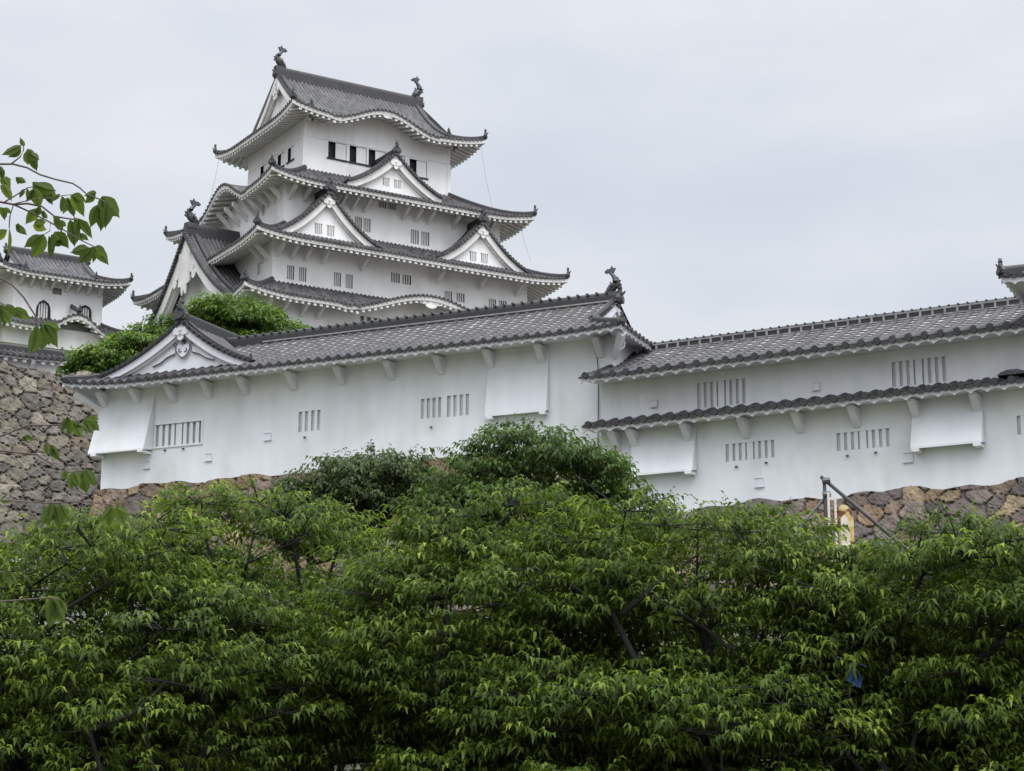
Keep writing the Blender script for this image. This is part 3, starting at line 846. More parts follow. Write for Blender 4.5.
for sg in (-1, 1):
    # gable ends: face, barge boards, pendant
    def Mg(x, d, z, sg=sg): return (sg * (GX_ - d), x, z)
    def zr(y):
        v = 1 - min(1, abs(y) / hy); return z5 + rise5 * (.42 * v + .58 * v * v)
    ys = np.linspace(-(hy - 1.4), hy - 1.4, 31)
    fb = MB(); fb.grid(np.array([[Mg(y, .55, z5 + zin - .3), Mg(y, .55, max(z5 + zin - .25, zr(y) - .2))] for y in ys])); f_ = fb.build('gable_wall', 'keep_plaster', K, top)
    bb = MB()
    for s_ in (-1, 1):
        yy = np.linspace(0, hy - 1.2, 14)
        for d0, d1, o0, o1 in ((.02, .24, .10, .72), (.24, .5, .45, 1.0)):
            bb.grid(np.array([[Mg(s_ * y, d0, zr(y) - o0), Mg(s_ * y, d0, zr(y) - o1), Mg(s_ * y, d1, zr(y) - o1), Mg(s_ * y, d1, zr(y) - o0)] for y in yy]))
    bb.build('barge_board', 'keep_trim', K, top)
    gg = MB()
    for cx_, cz_, r_ in ((0, -1.5, .5), (-.42, -1.35, .32), (.42, -1.35, .32), (0, -2.0, .3)):
        gg.prism([(cx_ + r_ * math.cos(a), z5 + rise5 + cz_ + r_ * math.sin(a)) for a in np.linspace(0, 2 * math.pi, 12, endpoint=False)], -.06, .1, Mg)
    gg.build('gable_pendant', 'keep_trim', K, top)
    fish(K, top, (sg * (GX_ - .25), 0, z5 + rise5 + .80), (-sg, 0), .90)
    ornament(K, top, (sg * (GX_ + .1), 0, z5 + rise5 - .1), (sg, 0), .75)
# pendant of the wavy gable
Mf, half = side('front', hx, hy)
pg = MB()
for cx_, cz_, r_ in ((0, 0, .42), (-.45, .12, .28), (.45, .12, .28)):
    pg.prism([(-.4 + cx_ + r_ * math.cos(a), z5 + .92 + cz_ + r_ * .7 * math.sin(a)) for a in np.linspace(0, 2 * math.pi, 12, endpoint=False)], .12, .22, Mf)
pg.build('gable_pendant', 'keep_trim', K, top)
# pendant of the wide wavy gable low on the front
Mf, half = side('front', HX + 9.0, HY + 9.0)
pg = MB()
for cx_, cz_, r_ in ((0, 0, .55), (-.7, .18, .36), (.7, .18, .36), (-1.2, .28, .22), (1.2, .28, .22)):
    pg.prism([(.3 + cx_ + r_ * math.cos(a), 40.72 + cz_ + r_ * .6 * math.sin(a)) for a in np.linspace(0, 2 * math.pi, 12, endpoint=False)], .16, .28, Mf)
pg.build('gable_pendant', 'keep_trim', K)

def Mfront(cx, y, z): return lambda x, d, zz: (cx + x, y + d, z + zz)
def Mleft(cy, x, z): return lambda a, d, zz: (x + d, cy - a, z + zz)
gable(K, None, Mfront(-.25, -9.3, 51.85), 4.2, 3.05, 5.5, 'keep_tile', 'keep_trim', 1.0, .55, windows=1, orn=.85, ridge_h=.45)
gable(K, None, Mfront(-7.25, -11.2, 46.0), 4.3, 3.8, 5.5, 'keep_tile', 'keep_trim', 1.0, .5, windows=1, orn=1.05, ridge_h=.5, tail=1.15)
gable(K, None, Mfront(7.05, -11.2, 46.0), 4.3, 3.6, 5.5, 'keep_tile', 'keep_trim', 1.0, .5, windows=1, orn=1.05, ridge_h=.5, tail=1.2)
gable(K, None, Mleft(0, -14.9, 39.9), 11.0, 8.1, 6.5, 'keep_tile', 'keep_trim', 1.25, .5, gegyo='big', orn=0, ridge_h=.7, fish_top=1.0, face_rec=1.1, barge=.75, tail=1.05)

# slanting struts under the eaves
for e, z, xs in ((E5, 50.35, (-9.7, -8.4, -5.2, -4.1, -3.0, .6, 1.8, 3.0, 5.4, 8.8)), (E4, 44.85, (-11.4, -10.2, -9.0, -7.5, -4.0, 3.0, 7.0, 10.6)), (E3, 39.7, (-13.2, -11.8, -10.2, -8.8))):
    Mf, half = side('front', HX + e, HY + e)
    for x in xs: bracket(K, None, Mf, x, z - 1.05, z - .05, 1.35, .26, 'keep_trim')
for e, z, ys in ((E5, 50.6, (8.2, 7.0, 5.8, 4.6, 3.2, 1.6, 0, -1.6)), (E4, 44.9, (9.8, 8.8))):
    Mf, half = side('left', HX + e, HY + e)
    for y in ys: bracket(K, None, Mf, y, z - 1.25, z + .2, 1.4, .24, 'keep_trim')
# lightning conductor wires from the eave corners
for pts in ([(8.9, -7.6, 58.0), (9.2, -7.9, 55.0), (9.7, -8.3, 51.9)], [(11.2, -10.3, 50.2), (11.5, -10.6, 48.6), (11.9, -10.9, 47.0)], [(-8.9, 7.6, 57.9), (-9.3, 7.9, 55.0), (-9.8, 8.2, 52.0)]):
    wr = MB(); wr.tube(pts, .012, 4); wr.build('wire', 'steel', K)

# ------------------------------------------------------------------ small keep at the far left
S_ = Thing('small_keep', 'smaller white keep with arched windows half hidden by the near branch at left', 'castle keep', OS, RK, 33.0)
cxs, cys, shx, shy = -3.85, 3.5, 3.85, 3.5
mb = MB()
katf = [(-2.0 + .3, -.9 + .3 - .02, 41.5, 43.0)]
fr = [(-1.75, -.75, 41.45, 42.95), (1.9, 2.8, 42.1, 43.05), (-.55, .25, 43.75, 44.3)]
for nm in ('front', 'left', 'right', 'back'):
    Mf, half = side(nm, shx, shy, cxs, cys); wall_holes(mb, Mf, -half, half, 40.0, 45.35, fr if nm == 'front' else [])
w = mb.build('wall', 'keep_plaster', S_)
Mf, half = side('front', shx, shy, cxs, cys)
for i, h in enumerate(fr):
    wn = lattice(S_, w, Mf, h, 4 if i < 2 else 0, .3, 'keep_trim', 'recess', .6)
    if i < 2:
        # bell-shaped dark frame
        fm = MB(); c = (h[0] + h[1]) / 2; hw = (h[1] - h[0]) / 2
        pts = [(-1.12, 0), (-1.06, .45), (-.98, .72), (-.72, .9), (-.35, .98), (0, 1.06), (.35, .98), (.72, .9), (.98, .72), (1.06, .45), (1.12, 0)]
        fm.tube([Mf(c + a * hw, -.04, h[2] + b_ * (h[3] - h[2])) for a, b_ in pts], .09, 6); fm.build('arched_frame', 'dark', S_, wn)
        cr = MB()
        for sgn in (-1, 1):
            cr.prism([(c + sgn * hw * 1.0, h[2] + (h[3] - h[2]) * .66), (c + sgn * hw * 1.0, h[3]), (c + sgn * hw * .2, h[3])], -.01, .05, Mf)
        cr.build('arch_corner', 'keep_plaster', S_, wn)
mb = MB()
lw = [(.1, .8, 37.95, 38.9), (.95, 1.45, 37.95, 38.9), (-2.5, -1.6, 37.9, 38.7)]
for nm in ('front', 'left', 'right', 'back'):
    Mf, half = side(nm, shx + .9, shy + .9, cxs, cys); wall_holes(mb, Mf, -half, half, 33.0, 40.6, lw if nm == 'front' else [])
w2 = mb.build('wall', 'keep_plaster', S_)
Mf, half = side('front', shx + .9, shy + .9, cxs, cys)
for h in lw: lattice(S_, w2, Mf, h, 3, .3, 'keep_trim', 'recess', .5)
tl, wh = MB(), MB(); hips = []
run = 2.3
for nm in ('front', 'left', 'right', 'back'):
    Mf, half = side(nm, shx + run, shy + run, cxs, cys)
    zf = roof_face(tl, wh, Mf, half, run, 40.35, 1.2, .38, run, run, .4, .4, 3.0, bell(1.1, 2.6, 1.35, .8) if nm == 'front' else None, over=1.4, raft=RAF, fas=(.08, .36))
    if nm in ('front', 'back'):
        for sg in (-1, 1): hips.append(hip_pts(Mf, half, run, run, zf, sg))
tl.tint = .12
for h in hips: tl.ridge(h, .4, .3)
Mf, half = side('front', shx + run, shy + run, cxs, cys)
tl.ridge([Mf(1.1, t, 40.35 + 1.35 + .12 + .45 * t) for t in (0, 1, 2)], .35, .3)
r_ = tl.build('roof', 'keep_tile', S_); wh.build('eave', 'keep_trim', S_, r_)
for h in hips: ornament(S_, r_, h[0], h[0] - h[1], .55)
ornament(S_, r_, Mf(1.1, -.05, 41.95), (0, -1), .5)
tl, wh = MB(), MB(); hips = []
ox = 1.8; hx2, hy2 = shx + ox, shy + ox; gx = shx - .3
for nm in ('front', 'back'):
    Mf, half = side(nm, hx2, hy2, cxs, cys)
    zf = roof_face(tl, wh, Mf, half, hy2, 44.95, 2.95, .38, ox, ox, .45, .45, 3.0, None, prof=.5, xg=(-gx, gx, hx2 - gx), over=1.8, raft=RAF, fas=(.08, .36), tpow=3)
    for sg in (-1, 1):
        hips.append([np.array(Mf(sg * (half - u), u, zf(sg * (half - u), u))) for u in np.linspace(0, hx2 - gx + .2, 6)])
        hips.append([np.array(Mf(sg * (gx - .5), t, zf(sg * (gx - .5), t) + .03)) for t in np.linspace(1.4, hy2 * .97, 8)])
v_ = (hx2 - gx) / hy2; zin = 2.95 * (.5 * v_ + .5 * v_ * v_)
for nm in ('left', 'right'):
    Mf, half = side(nm, hx2, hy2, cxs, cys)
    roof_face(tl, wh, Mf, half, hx2 - gx + .2, 44.95, zin + .1, .38, hx2 - gx + .2, hx2 - gx + .2, .45, .45, 3.0, None, over=1.8, raft=RAF, fas=(.08, .36))
tl.tint = .12
for h in hips: tl.ridge(h, .34, .28)
tl.ridge([(cxs + x, cys, 47.85) for x in (-gx - .1, 0, gx + .1)], .45, .55)
r_ = tl.build('roof', 'keep_tile', S_); wh.build('eave', 'keep_trim', S_, r_)
for h in hips: ornament(S_, r_, h[0] + np.array([0, 0, .03]), h[0] - h[1], .55)
for sg in (-1, 1):
    ornament(S_, r_, (cxs + sg * (gx + .1), cys, 47.8), (sg, 0), .7)
    fb = MB(); yy = np.linspace(-(hy2 - 1.6), hy2 - 1.6, 15)
    def zr2(y): v = 1 - min(1, abs(y) / hy2); return 44.95 + 2.95 * (.5 * v + .5 * v * v)
    fb.grid(np.array([[(cxs + sg * (gx - .4), cys + y, 45.3), (cxs + sg * (gx - .4), cys + y, zr2(y) - .15)] for y in yy])); fb.build('gable_wall', 'keep_plaster', S_, r_)
Mf, half = side('front', shx, shy, cxs, cys)
for x in (-3.4, -2.5, -1.5, -.7, .6, 1.5, 2.4, 3.4): bracket(S_, None, Mf, x, 44.0, 44.75, 1.1, .22, 'keep_trim')

# ------------------------------------------------------------------ parapet on the left stone wall
P_ = Thing('parapet_wall', 'low white wall with tiled roof on top of the tall grey stone wall', 'wall', (OW[0], OW[1]), RK, 23.6)
mb = MB(); mb.box(-34, -.6, .9, 1.5, 23.6, 24.6); mb.build('wall', 'keep_plaster', P_)
tl, wh = MB(), MB()
Mp = lambda x, t, z: (x - 17.1, .25 + t, z)
roof_face(tl, wh, Mp, 16.9, .95, 24.45, .45, .34, 0, 0, 0, .1, 2.0, None, over=.7, raft=(.5, .2, .14), fas=(.06, .2), fine=True)
Mp2 = lambda x, t, z: (-x - 17.1, 2.15 - t, z)
roof_face(tl, wh, Mp2, 16.9, .95, 24.45, .45, .34, over=.7, fas=(.06, .2))
tl.tint = .12; tl.ridge([(-34, 1.2, 24.9), (-17, 1.2, 24.9), (-.2, 1.2, 24.9)], .35, .32)
r_ = tl.build('roof', 'tile', P_); wh.build('eave', 'trim', P_, r_)
ornament(P_, r_, (-.2, 1.2, 24.9), (1, 0), .45)
br = MB(); Mf = lambda x, y, z: (x, .9 + y, z)
for x in (-12, -9.5, -7, -4.5, -2.0): bracket(P_, None, Mf, x, 23.75, 24.3, .55, .18, 'trim')

# ------------------------------------------------------------------ long single storey turret, centre
L = Thing('corridor_turret', 'long single storey white turret with a small gable at its left end', 'turret', OL, RL, 12.2, SF)
Mw = lambda x, d, z: (x, d, z)
wins = [(-17.97, -15.95, 13.84, 14.66), (-11.85, -10.95, 13.89, 14.63), (-6.93, -6.14, 13.94, 14.65), (-5.92, -5.07, 13.92, 14.67)]
mb = MB()
wall_holes(mb, Mw, -20.35, 0.35, 12.2, 16.45, wins)
for q in ([(-20.35, 0, 12.2), (-20.35, 5, 12.2), (-20.35, 5, 16.45), (-20.35, 0, 16.45)], [(.35, 0, 12.2), (.35, 5, 12.2), (.35, 5, 16.45), (.35, 0, 16.45)], [(-20.35, 5, 12.2), (.35, 5, 12.2), (.35, 5, 16.45), (-20.35, 5, 16.45)]):
    mb.add(q, [(0, 1, 2, 3)])
lw_ = mb.build('wall', 'plaster', L)
lattice(L, lw_, Mw, wins[0], 7, .14, 'plaster', 'recess_pale', .54, mid=True, frame=.07, proud=.05)
for h, n_ in zip(wins[1:], (3, 3, 3)): lattice(L, lw_, Mw, h, n_, .10, 'plaster', 'recess_pale', .46)

def hatch(th, parent, x0, x1, z1, z0, out, mat, spread=0.08):
    """stone drop hatch: a sloping white panel that stands off the wall at its foot"""
    mb = MB()
    mb.add([(x0, -.02, z1), (x1, -.02, z1), (x1, -out, z0), (x0 - spread, -out, z0), (x0, -.02, z0 + .03), (x1, -.02, z0 + .03), (x0 - spread, -out, z0 - .06), (x1, -out, z0 - .06)],
           [(0, 1, 2, 3), (0, 3, 6, 4), (1, 5, 7, 2), (3, 2, 7, 6), (6, 7, 5, 4)])
    h = mb.build('stone_drop_hatch', mat, th, parent)
    for x in (x0 + .02, x1 - .26):
        b_ = MB(); b_.box(x, x + .22, -out - .02, -.05, z0 - .15, z0 - .065); b_.build('hatch_block', mat, th, h)
    return h
hatch(L, None, -20.42, -18.06, 15.85, 13.72, .62, 'plaster', .12)
hatch(L, None, -4.30, -2.06, 15.9, 13.80, .27, 'plaster', .05)
def port(th, parent, x, z, s=.24):
    mb = MB()
    mb.box(x - s / 2, x + s / 2, -.015, -.003, z - s / 2, z + s / 2); mb.box(x - s * .64, x + s * .64, -.07, -.003, z - s * .68, z - s * .54)
    mb.box(x + s * .5, x + s * .6, -.04, -.003, z - s * .5, z + s * .5); mb.box(x - s * .6, x + s * .6, -.04, -.003, z + s * .5, z + s * .58)
    return mb.build('loophole', 'trim', th, parent)
for x, z in ((-15.6, 13.28), (-13.1, 13.84), (-18.3, 13.2)): port(L, None, x, z)
def drain(th, x, z):
    mb = MB(); mb.tube([(x, .02, z), (x, -.10, z - .02)], .035, 6); return mb.build('drain_spout', 'steel', th)
for x, z in ((-17.5, 13.68), (-16.7, 13.68), (-11.55, 13.68), (-6.5, 13.62)): drain(L, x, z)

tl, wh = MB(), MB(); hips = []
xl, xr = -21.35, 1.1; halfL = (xr - xl) / 2; mid = (xl + xr) / 2
runL, zL, riseL = 3.8, 16.12, 1.95
Mf = lambda x, t, z: (mid + x, -1.3 + t, z)
def upl(x): return 0
zfL = roof_face(tl, wh, Mf, halfL, runL, zL, riseL, .40, 2.6, 1.6, .28, .10, 3.2, None, course=.27, prof=.72, xg=None if False else (-halfL + 3.9, halfL - 1.55, 3.9), fine=True, over=1.3, fas=(.05, .17), scallop=.085, k=.62, soff=.05)
hips.append(('r', [np.array(Mf(halfL - u, u, zfL(halfL - u, u))) for u in np.linspace(0, 1.6, 6)]))
hips.append(('l', [np.array(Mf(-halfL + u, u, zfL(-halfL + u, u))) for u in np.linspace(0, 3.8, 8)]))
Mb_ = lambda x, t, z: (mid - x, 6.3 - t, z)
roof_face(tl, wh, Mb_, halfL, runL, zL, riseL, .36, 1.6, 3.9, course=.27, prof=.72, xg=(-halfL + 1.55, halfL - 3.9, 3.8), over=1.3, fas=(.05, .17), k=.62, soff=.05)
# right end
Mr = lambda x, t, z: (xr - t, 2.5 + x, z)
zfr = roof_face(tl, wh, Mr, 3.8, 1.6, zL, .93, .36, 1.6, 1.6, .10, .10, 3.0, None, course=.27, fine=True, over=.75, fas=(.05, .17), scallop=.085, k=.62, soff=.05)
# left end
Ml = lambda x, t, z: (xl + t, 2.5 - x, z)
roof_face(tl, wh, Ml, 3.8, 3.8, zL, riseL, .36, 3.8, 3.8, .28, .28, 3.2, None, course=.27, prof=.72, fine=True, over=.95, fas=(.05, .17), scallop=.085, k=.62, soff=.05)
tl.tint = .12
for nm, h in hips: tl.ridge(h, .26, .2)
def rg(pts, w, h):
    tl.tint = .12; tl.ridge(pts, w, h)
rg([(x, 2.5, zL + riseL - .08) for x in np.linspace(-16.9, -.45, 8)], .34, .44)
tl.ridge([np.array(Mf(halfL - 1.75, t, zfL(halfL - 1.75, t))) for t in np.linspace(1.7, 3.7, 6)], .24, .2)
lr = tl.build('roof', 'tile', L)
wh.build('eave', 'trim', L, lr)
# ridge cap with a light mortar line
mo = MB()
for x in np.arange(-16.0, -.6, .36): mo.tube([(x, 2.5 - .20, zL + riseL + .33), (x, 2.5 + .20, zL + riseL + .33)], .05, 6)
mo.build('ridge_cap', 'ridge', L, lr)
mo = MB(); mo.box(-14.9, -.5, 2.5 - .19, 2.5 - .175, zL + riseL - .02, zL + riseL + .03); mo.build('ridge_mortar', 'mortar', L, lr)
for nm, h in hips: ornament(L, lr, h[0] + np.array([0, 0, .02]), h[0] - h[1], .34)
fish(L, lr, (-.62, 2.5, zL + riseL + .34), (-1, 0), .44)
ornament(L, lr, (-.42, 2.5, zL + riseL - .05), (1, 0), .55)
# right gable end under the ridge
gb = MB(); yy = np.linspace(-2.3, 2.3, 21)
def zrL(y): v = 1 - min(1, abs(y) / 3.8); return zL + riseL * (.72 * v + .28 * v * v)
gb.grid(np.array([[(-.62, 2.5 + y, 16.9), (-.62, 2.5 + y, max(16.92, zrL(y) - .12))] for y in yy])); gb.build('gable_wall', 'plaster', L, lr)
bb = MB()
for s_ in (-1, 1): bb.grid(np.array([[(-.52, 2.5 + s_ * y, zrL(y) - .06), (-.52, 2.5 + s_ * y, zrL(y) - .34), (-.6, 2.5 + s_ * y, zrL(y) - .34)] for y in np.linspace(0, 2.2, 10)]))
bb.build('barge_board', 'trim', L, lr)
# small gable that faces the viewer at the left end
gable(L, None, lambda x, d, z: (-16.75 + x, -.45 + d, 16.66 + z), 3.3, 1.80, 7.4, 'tile', 'trim', .56, .50, wl=3.6, wr=3.0, ridge_h=.6, gegyo='crest', pitch=.30, orn=.70, face_rec=.6, tail=1.05, barge=.42)
for x in (-20.25, -18.76, -17.2, -15.62, -14.07, -12.04, -10.06, -8.05, -6.12, -4.2, -2.28, -.15):
    bracket(L, None, Mw, x, 15.45, 16.02, .60, .23, 'trim')
for a, b_ in (((-20.35, 0, 15.42), (-21.05, -.9, 16.0)), ((.35, 0, 15.42), (.95, -.9, 16.0))):
    mb = MB(); mb.tube([a, b_], [.12, .17], 4); mb.build('corner_bracket', 'trim', L)
sp = MB(); sp.tube([(.62, -.25, 15.80), (.66, -.42, 15.74)], [.14, .17], 12); spo = sp.build('spotlight', 'steel', L)
sp = MB(); sp.tube([(.66, -.42, 15.74), (.665, -.44, 15.733)], [.15, .15], 12); sp.build('lens', 'lamp', L, spo)
rm = MB(); rm.tube([(.70 + .15 * math.cos(a), -.43 + 0.02 * math.cos(a), 15.73 + .17 * math.sin(a)) for a in np.linspace(0, 2 * math.pi, 17)], .03, 5, cap=False); rm.build('rim', 'trim', L, spo)
cb = MB(); cb.tube([(-.33, -.06, 16.0), (-.24, -.06, 15.0), (-.28, -.06, 12.3)], .018, 4); cb.build('cable', 'steel', L)

# ------------------------------------------------------------------ two storey turret, right
T = Thing('corridor_turret', 'two storey white turret with a narrow tiled skirt roof at right', 'turret', OR, RR_, 9.85, SF)
XR = 16.5
lw_t = [(4.38, 6.02, 11.37, 11.93), (8.06, 9.74, 11.37, 11.93), (13.62, 15.2, 11.35, 11.92)]
uw_t = [(3.43, 5.09, 13.2, 14.02), (9.89, 11.57, 13.2, 13.98)]
Mu = lambda x, d, z: (x, .04 + d, z)
mb = MB(); wall_holes(mb, Mw, 0, XR, 9.85, 13.05, lw_t); mb.add([(0, 0, 9.85), (0, 4.9, 9.85), (0, 4.9, 13.05), (0, 0, 13.05)], [(0, 1, 2, 3)])
w1 = mb.build('wall', 'plaster', T)
mb = MB(); wall_holes(mb, Mu, 0, XR, 13.0, 14.7, uw_t)
for q in ([(0, .04, 13.0), (0, 4.9, 13.0), (0, 4.9, 14.7), (0, 2.5, 15.7), (0, .04, 14.7)],): mb.add(q, [(0, 1, 2, 3, 4)])
w2 = mb.build('wall', 'plaster', T)
for h in lw_t: lattice(T, w1, Mw, h, 7, .095, 'plaster', 'recess_pale', .54, mid=True)
for h in uw_t: lattice(T, w2, Mu, h, 7, .095, 'plaster', 'recess_pale', .54, mid=True)
hatch(T, None, 1.2, 3.4, 12.62, 11.17, .42, 'plaster', .06)
hatch(T, None, 10.52, 12.66, 12.62, 11.2, .42, 'plaster', .02)
for x, z in ((5.5, 10.62), (10.3, 10.98), (1.93, 13.52), (7.46, 13.48)): port(T, None, x, z, .25 if z < 12 else .2)
for x, z in ((4.75, 11.18), (5.75, 11.22), (8.4, 11.2), (9.3, 11.22)): drain(T, x, z)
tl, wh = MB(), MB()
Ms = lambda x, t, z: (XR / 2 - .12 + x, -1.0 + t, z)
roof_face(tl, wh, Ms, XR / 2 + .1, 1.03, 12.78, .33, .49, 0, 0, .03, 0, 2, None, course=.27, fine=True, over=.98, fas=(.05, .17), scallop=.10, k=.74, soff=.02)
lower = tl.build('skirt_roof', 'tile', T); wh.build('eave', 'trim', T, lower)
tl, wh = MB(), MB()
Mt = lambda x, t, z: (XR / 2 - .12 + x, -1.2 + t, z)
roof_face(tl, wh, Mt, XR / 2 + .1, 3.7, 14.36, 1.6, .49, 0, 0, .05, 0, 2, None, course=.33, prof=.75, fine=True, over=1.2, fas=(.05, .17), scallop=.10, k=.74, soff=.05)
Mt2 = lambda x, t, z: (XR / 2 - .12 - x, 6.2 - t, z)
roof_face(tl, wh, Mt2, XR / 2 + .1, 3.7, 14.36, 1.6, .37, course=.27, prof=.75, over=1.2, fas=(.05, .15), k=.62, soff=.05)
tl.tint = .12
tl.ridge([(x, 2.5, 15.86) for x in np.linspace(.55, XR, 6)], .26, .36)
ur = tl.build('roof', 'tile', T); wh.build('eave', 'trim', T, ur)
# open-work ridge: pale rails and studs over dark tiles
mo = MB()
mo.box(.5, XR, 2.5 - .165, 2.5 - .14, 15.90, 15.945); mo.box(.5, XR, 2.5 - .165, 2.5 - .14, 16.10, 16.14)
for x in np.arange(.55, XR, .40): mo.box(x, x + .07, 2.5 - .16, 2.5 - .14, 15.945, 16.10)
mo.build('ridge_mortar', 'mortar', T, ur)
mo = MB()
for x in np.arange(.6, XR, .30): mo.tube([(x, 2.5 - .12, 16.205), (x, 2.5 + .12, 16.205)], .035, 6)
mo.build('ridge_cap', 'ridge', T, ur)
ornament(T, ur, (.5, 2.5, 15.86), (-1, 0), .36)
for x in (.62, 1.28, 3.17, 5.13, 6.93, 8.75, 10.64, 12.51, 14.4): bracket(T, None, Mw, x, 12.05, 12.62, .66, .22, 'trim')

mb = MB()
mb.prism([(13.25, 13.06), (13.35, 13.15), (13.55, 13.21), (13.85, 13.21), (14.05, 13.14), (14.15, 13.06)], -.55, -.1); mb.build('cover_tile', 'ridge', T, lower)

# ------------------------------------------------------------------ taller turret at the right edge
C_ = Thing('corner_turret', 'higher tiled turret corner cut off by the right edge of the view', 'turret', OR, RR_, 9.85, SF)
mb = MB(); mb.box(16.6, 22, -.2, 6, 9.85, 16.2); mb.build('wall', 'plaster', C_)
tl, wh = MB(), MB(); hips = []
for nm in ('front', 'left', 'right', 'back'):
    hxc, hyc, ccx, ccy = 5.0, 5.4, 18.95, 3.2
    Mf, half = side(nm, hxc, hyc, ccx, ccy)
    zf = roof_face(tl, wh, Mf, half, 4.2, 15.5, 2.2, .37, 4.2, 4.2, .12, .12, 2.5, None, course=.27, fine=nm in ('front', 'left'), over=2.0, fas=(.05, .2), scallop=.085, k=.62, soff=-.02)
    if nm in ('front', 'back'):
        for sg in (-1, 1): hips.append(hip_pts(Mf, half, 4.2, 4.2, zf, sg))
tl.tint = .12
for h in hips: tl.ridge(h, .3, .26)
tl.ridge([(18.3, 3.2, 17.8), (20.2, 3.2, 17.8)], .36, .5)
r_ = tl.build('roof', 'tile', C_); wh.build('eave', 'trim', C_, r_)
for h in hips: ornament(C_, r_, h[0] + np.array([0, 0, .04]), h[0] - h[1], .40)
gb = MB(); gb.box(18.2, 20.2, 2.2, 4.2, 17.2, 17.78); gb.build('ridge_base', 'ridge', C_, r_)

# ------------------------------------------------------------------ retaining walls below the terrace
mb = bpy.data.objects.new('retaining_wall', None); COL.objects.link(mb)
mb.location = (-60, 49.9, 0); tag(mb, 'pale grey concrete retaining wall with white coping at the left behind the cherry trees', 'wall')
class _W: S = 1.0; base = 0.0; root = mb
bx = MB(); bx.box(0, 52, 0, .6, 0, 8.3); bx.build('wall_face', 'concrete', _W)
bx = MB(); bx.box(-.1, 52.1, -.12, .72, 8.3, 8.48); bx.build('coping', 'cap', _W)
stone_wall('stone_wall', 'low grey stone terrace wall glimpsed through gaps between the cherry trees', (-8, 50.2), 0.0, 0.0, 52.0, 7.7, 0.0, .12, (.9, .6), PAL_GREY, .2, seed=33)

# ------------------------------------------------------------------ trees
def leaf_mesh(name, pos, dirv, up, length, width, tint, mat, parent, droop=.35, fold=.25):
    n = len(pos)
    d = dirv / (np.linalg.norm(dirv, axis=1, keepdims=True) + 1e-9)
    sd = np.cross(d, up); sd /= np.linalg.norm(sd, axis=1, keepdims=True) + 1e-9
    nn = np.cross(sd, d)
    L_ = length[:, None]; W_ = width[:, None]
    down = np.array([0, 0, -1.0])
    mid = pos + d * L_ * .5
    tip = pos + d * L_ * .93 + down * L_ * droop
    vl = pos + d * L_ * .42 + sd * W_ * .5 + nn * W_ * fold
    vr = pos + d * L_ * .42 - sd * W_ * .5 + nn * W_ * fold
    V = np.stack([pos, mid, tip, vl, vr], 1).reshape(-1, 3).astype(np.float32)
    base = (np.arange(n) * 5)[:, None]
    F = (base + np.array([0, 1, 3, 0, 4, 1, 1, 2, 3, 1, 4, 2])).astype(np.int32).ravel()
    me = bpy.data.meshes.new(name)
    me.vertices.add(n * 5); me.vertices.foreach_set('co', V.ravel())
    me.loops.add(len(F)); me.loops.foreach_set('vertex_index', F)
    nf = n * 4
    me.polygons.add(nf); me.polygons.foreach_set('loop_start', np.arange(nf, dtype=np.int32) * 3); me.polygons.foreach_set('loop_total', np.full(nf, 3, np.int32))
    me.polygons.foreach_set('use_smooth', np.ones(nf, dtype=bool))
    me.update(calc_edges=True)
    a = me.attributes.new('tint', 'FLOAT', 'FACE'); a.data.foreach_set('value', np.repeat(tint, 4).astype(np.float32))
    me.materials.append(M[mat])
    o = bpy.data.objects.new(name, me); COL.objects.link(o); o.parent = parent
    return o

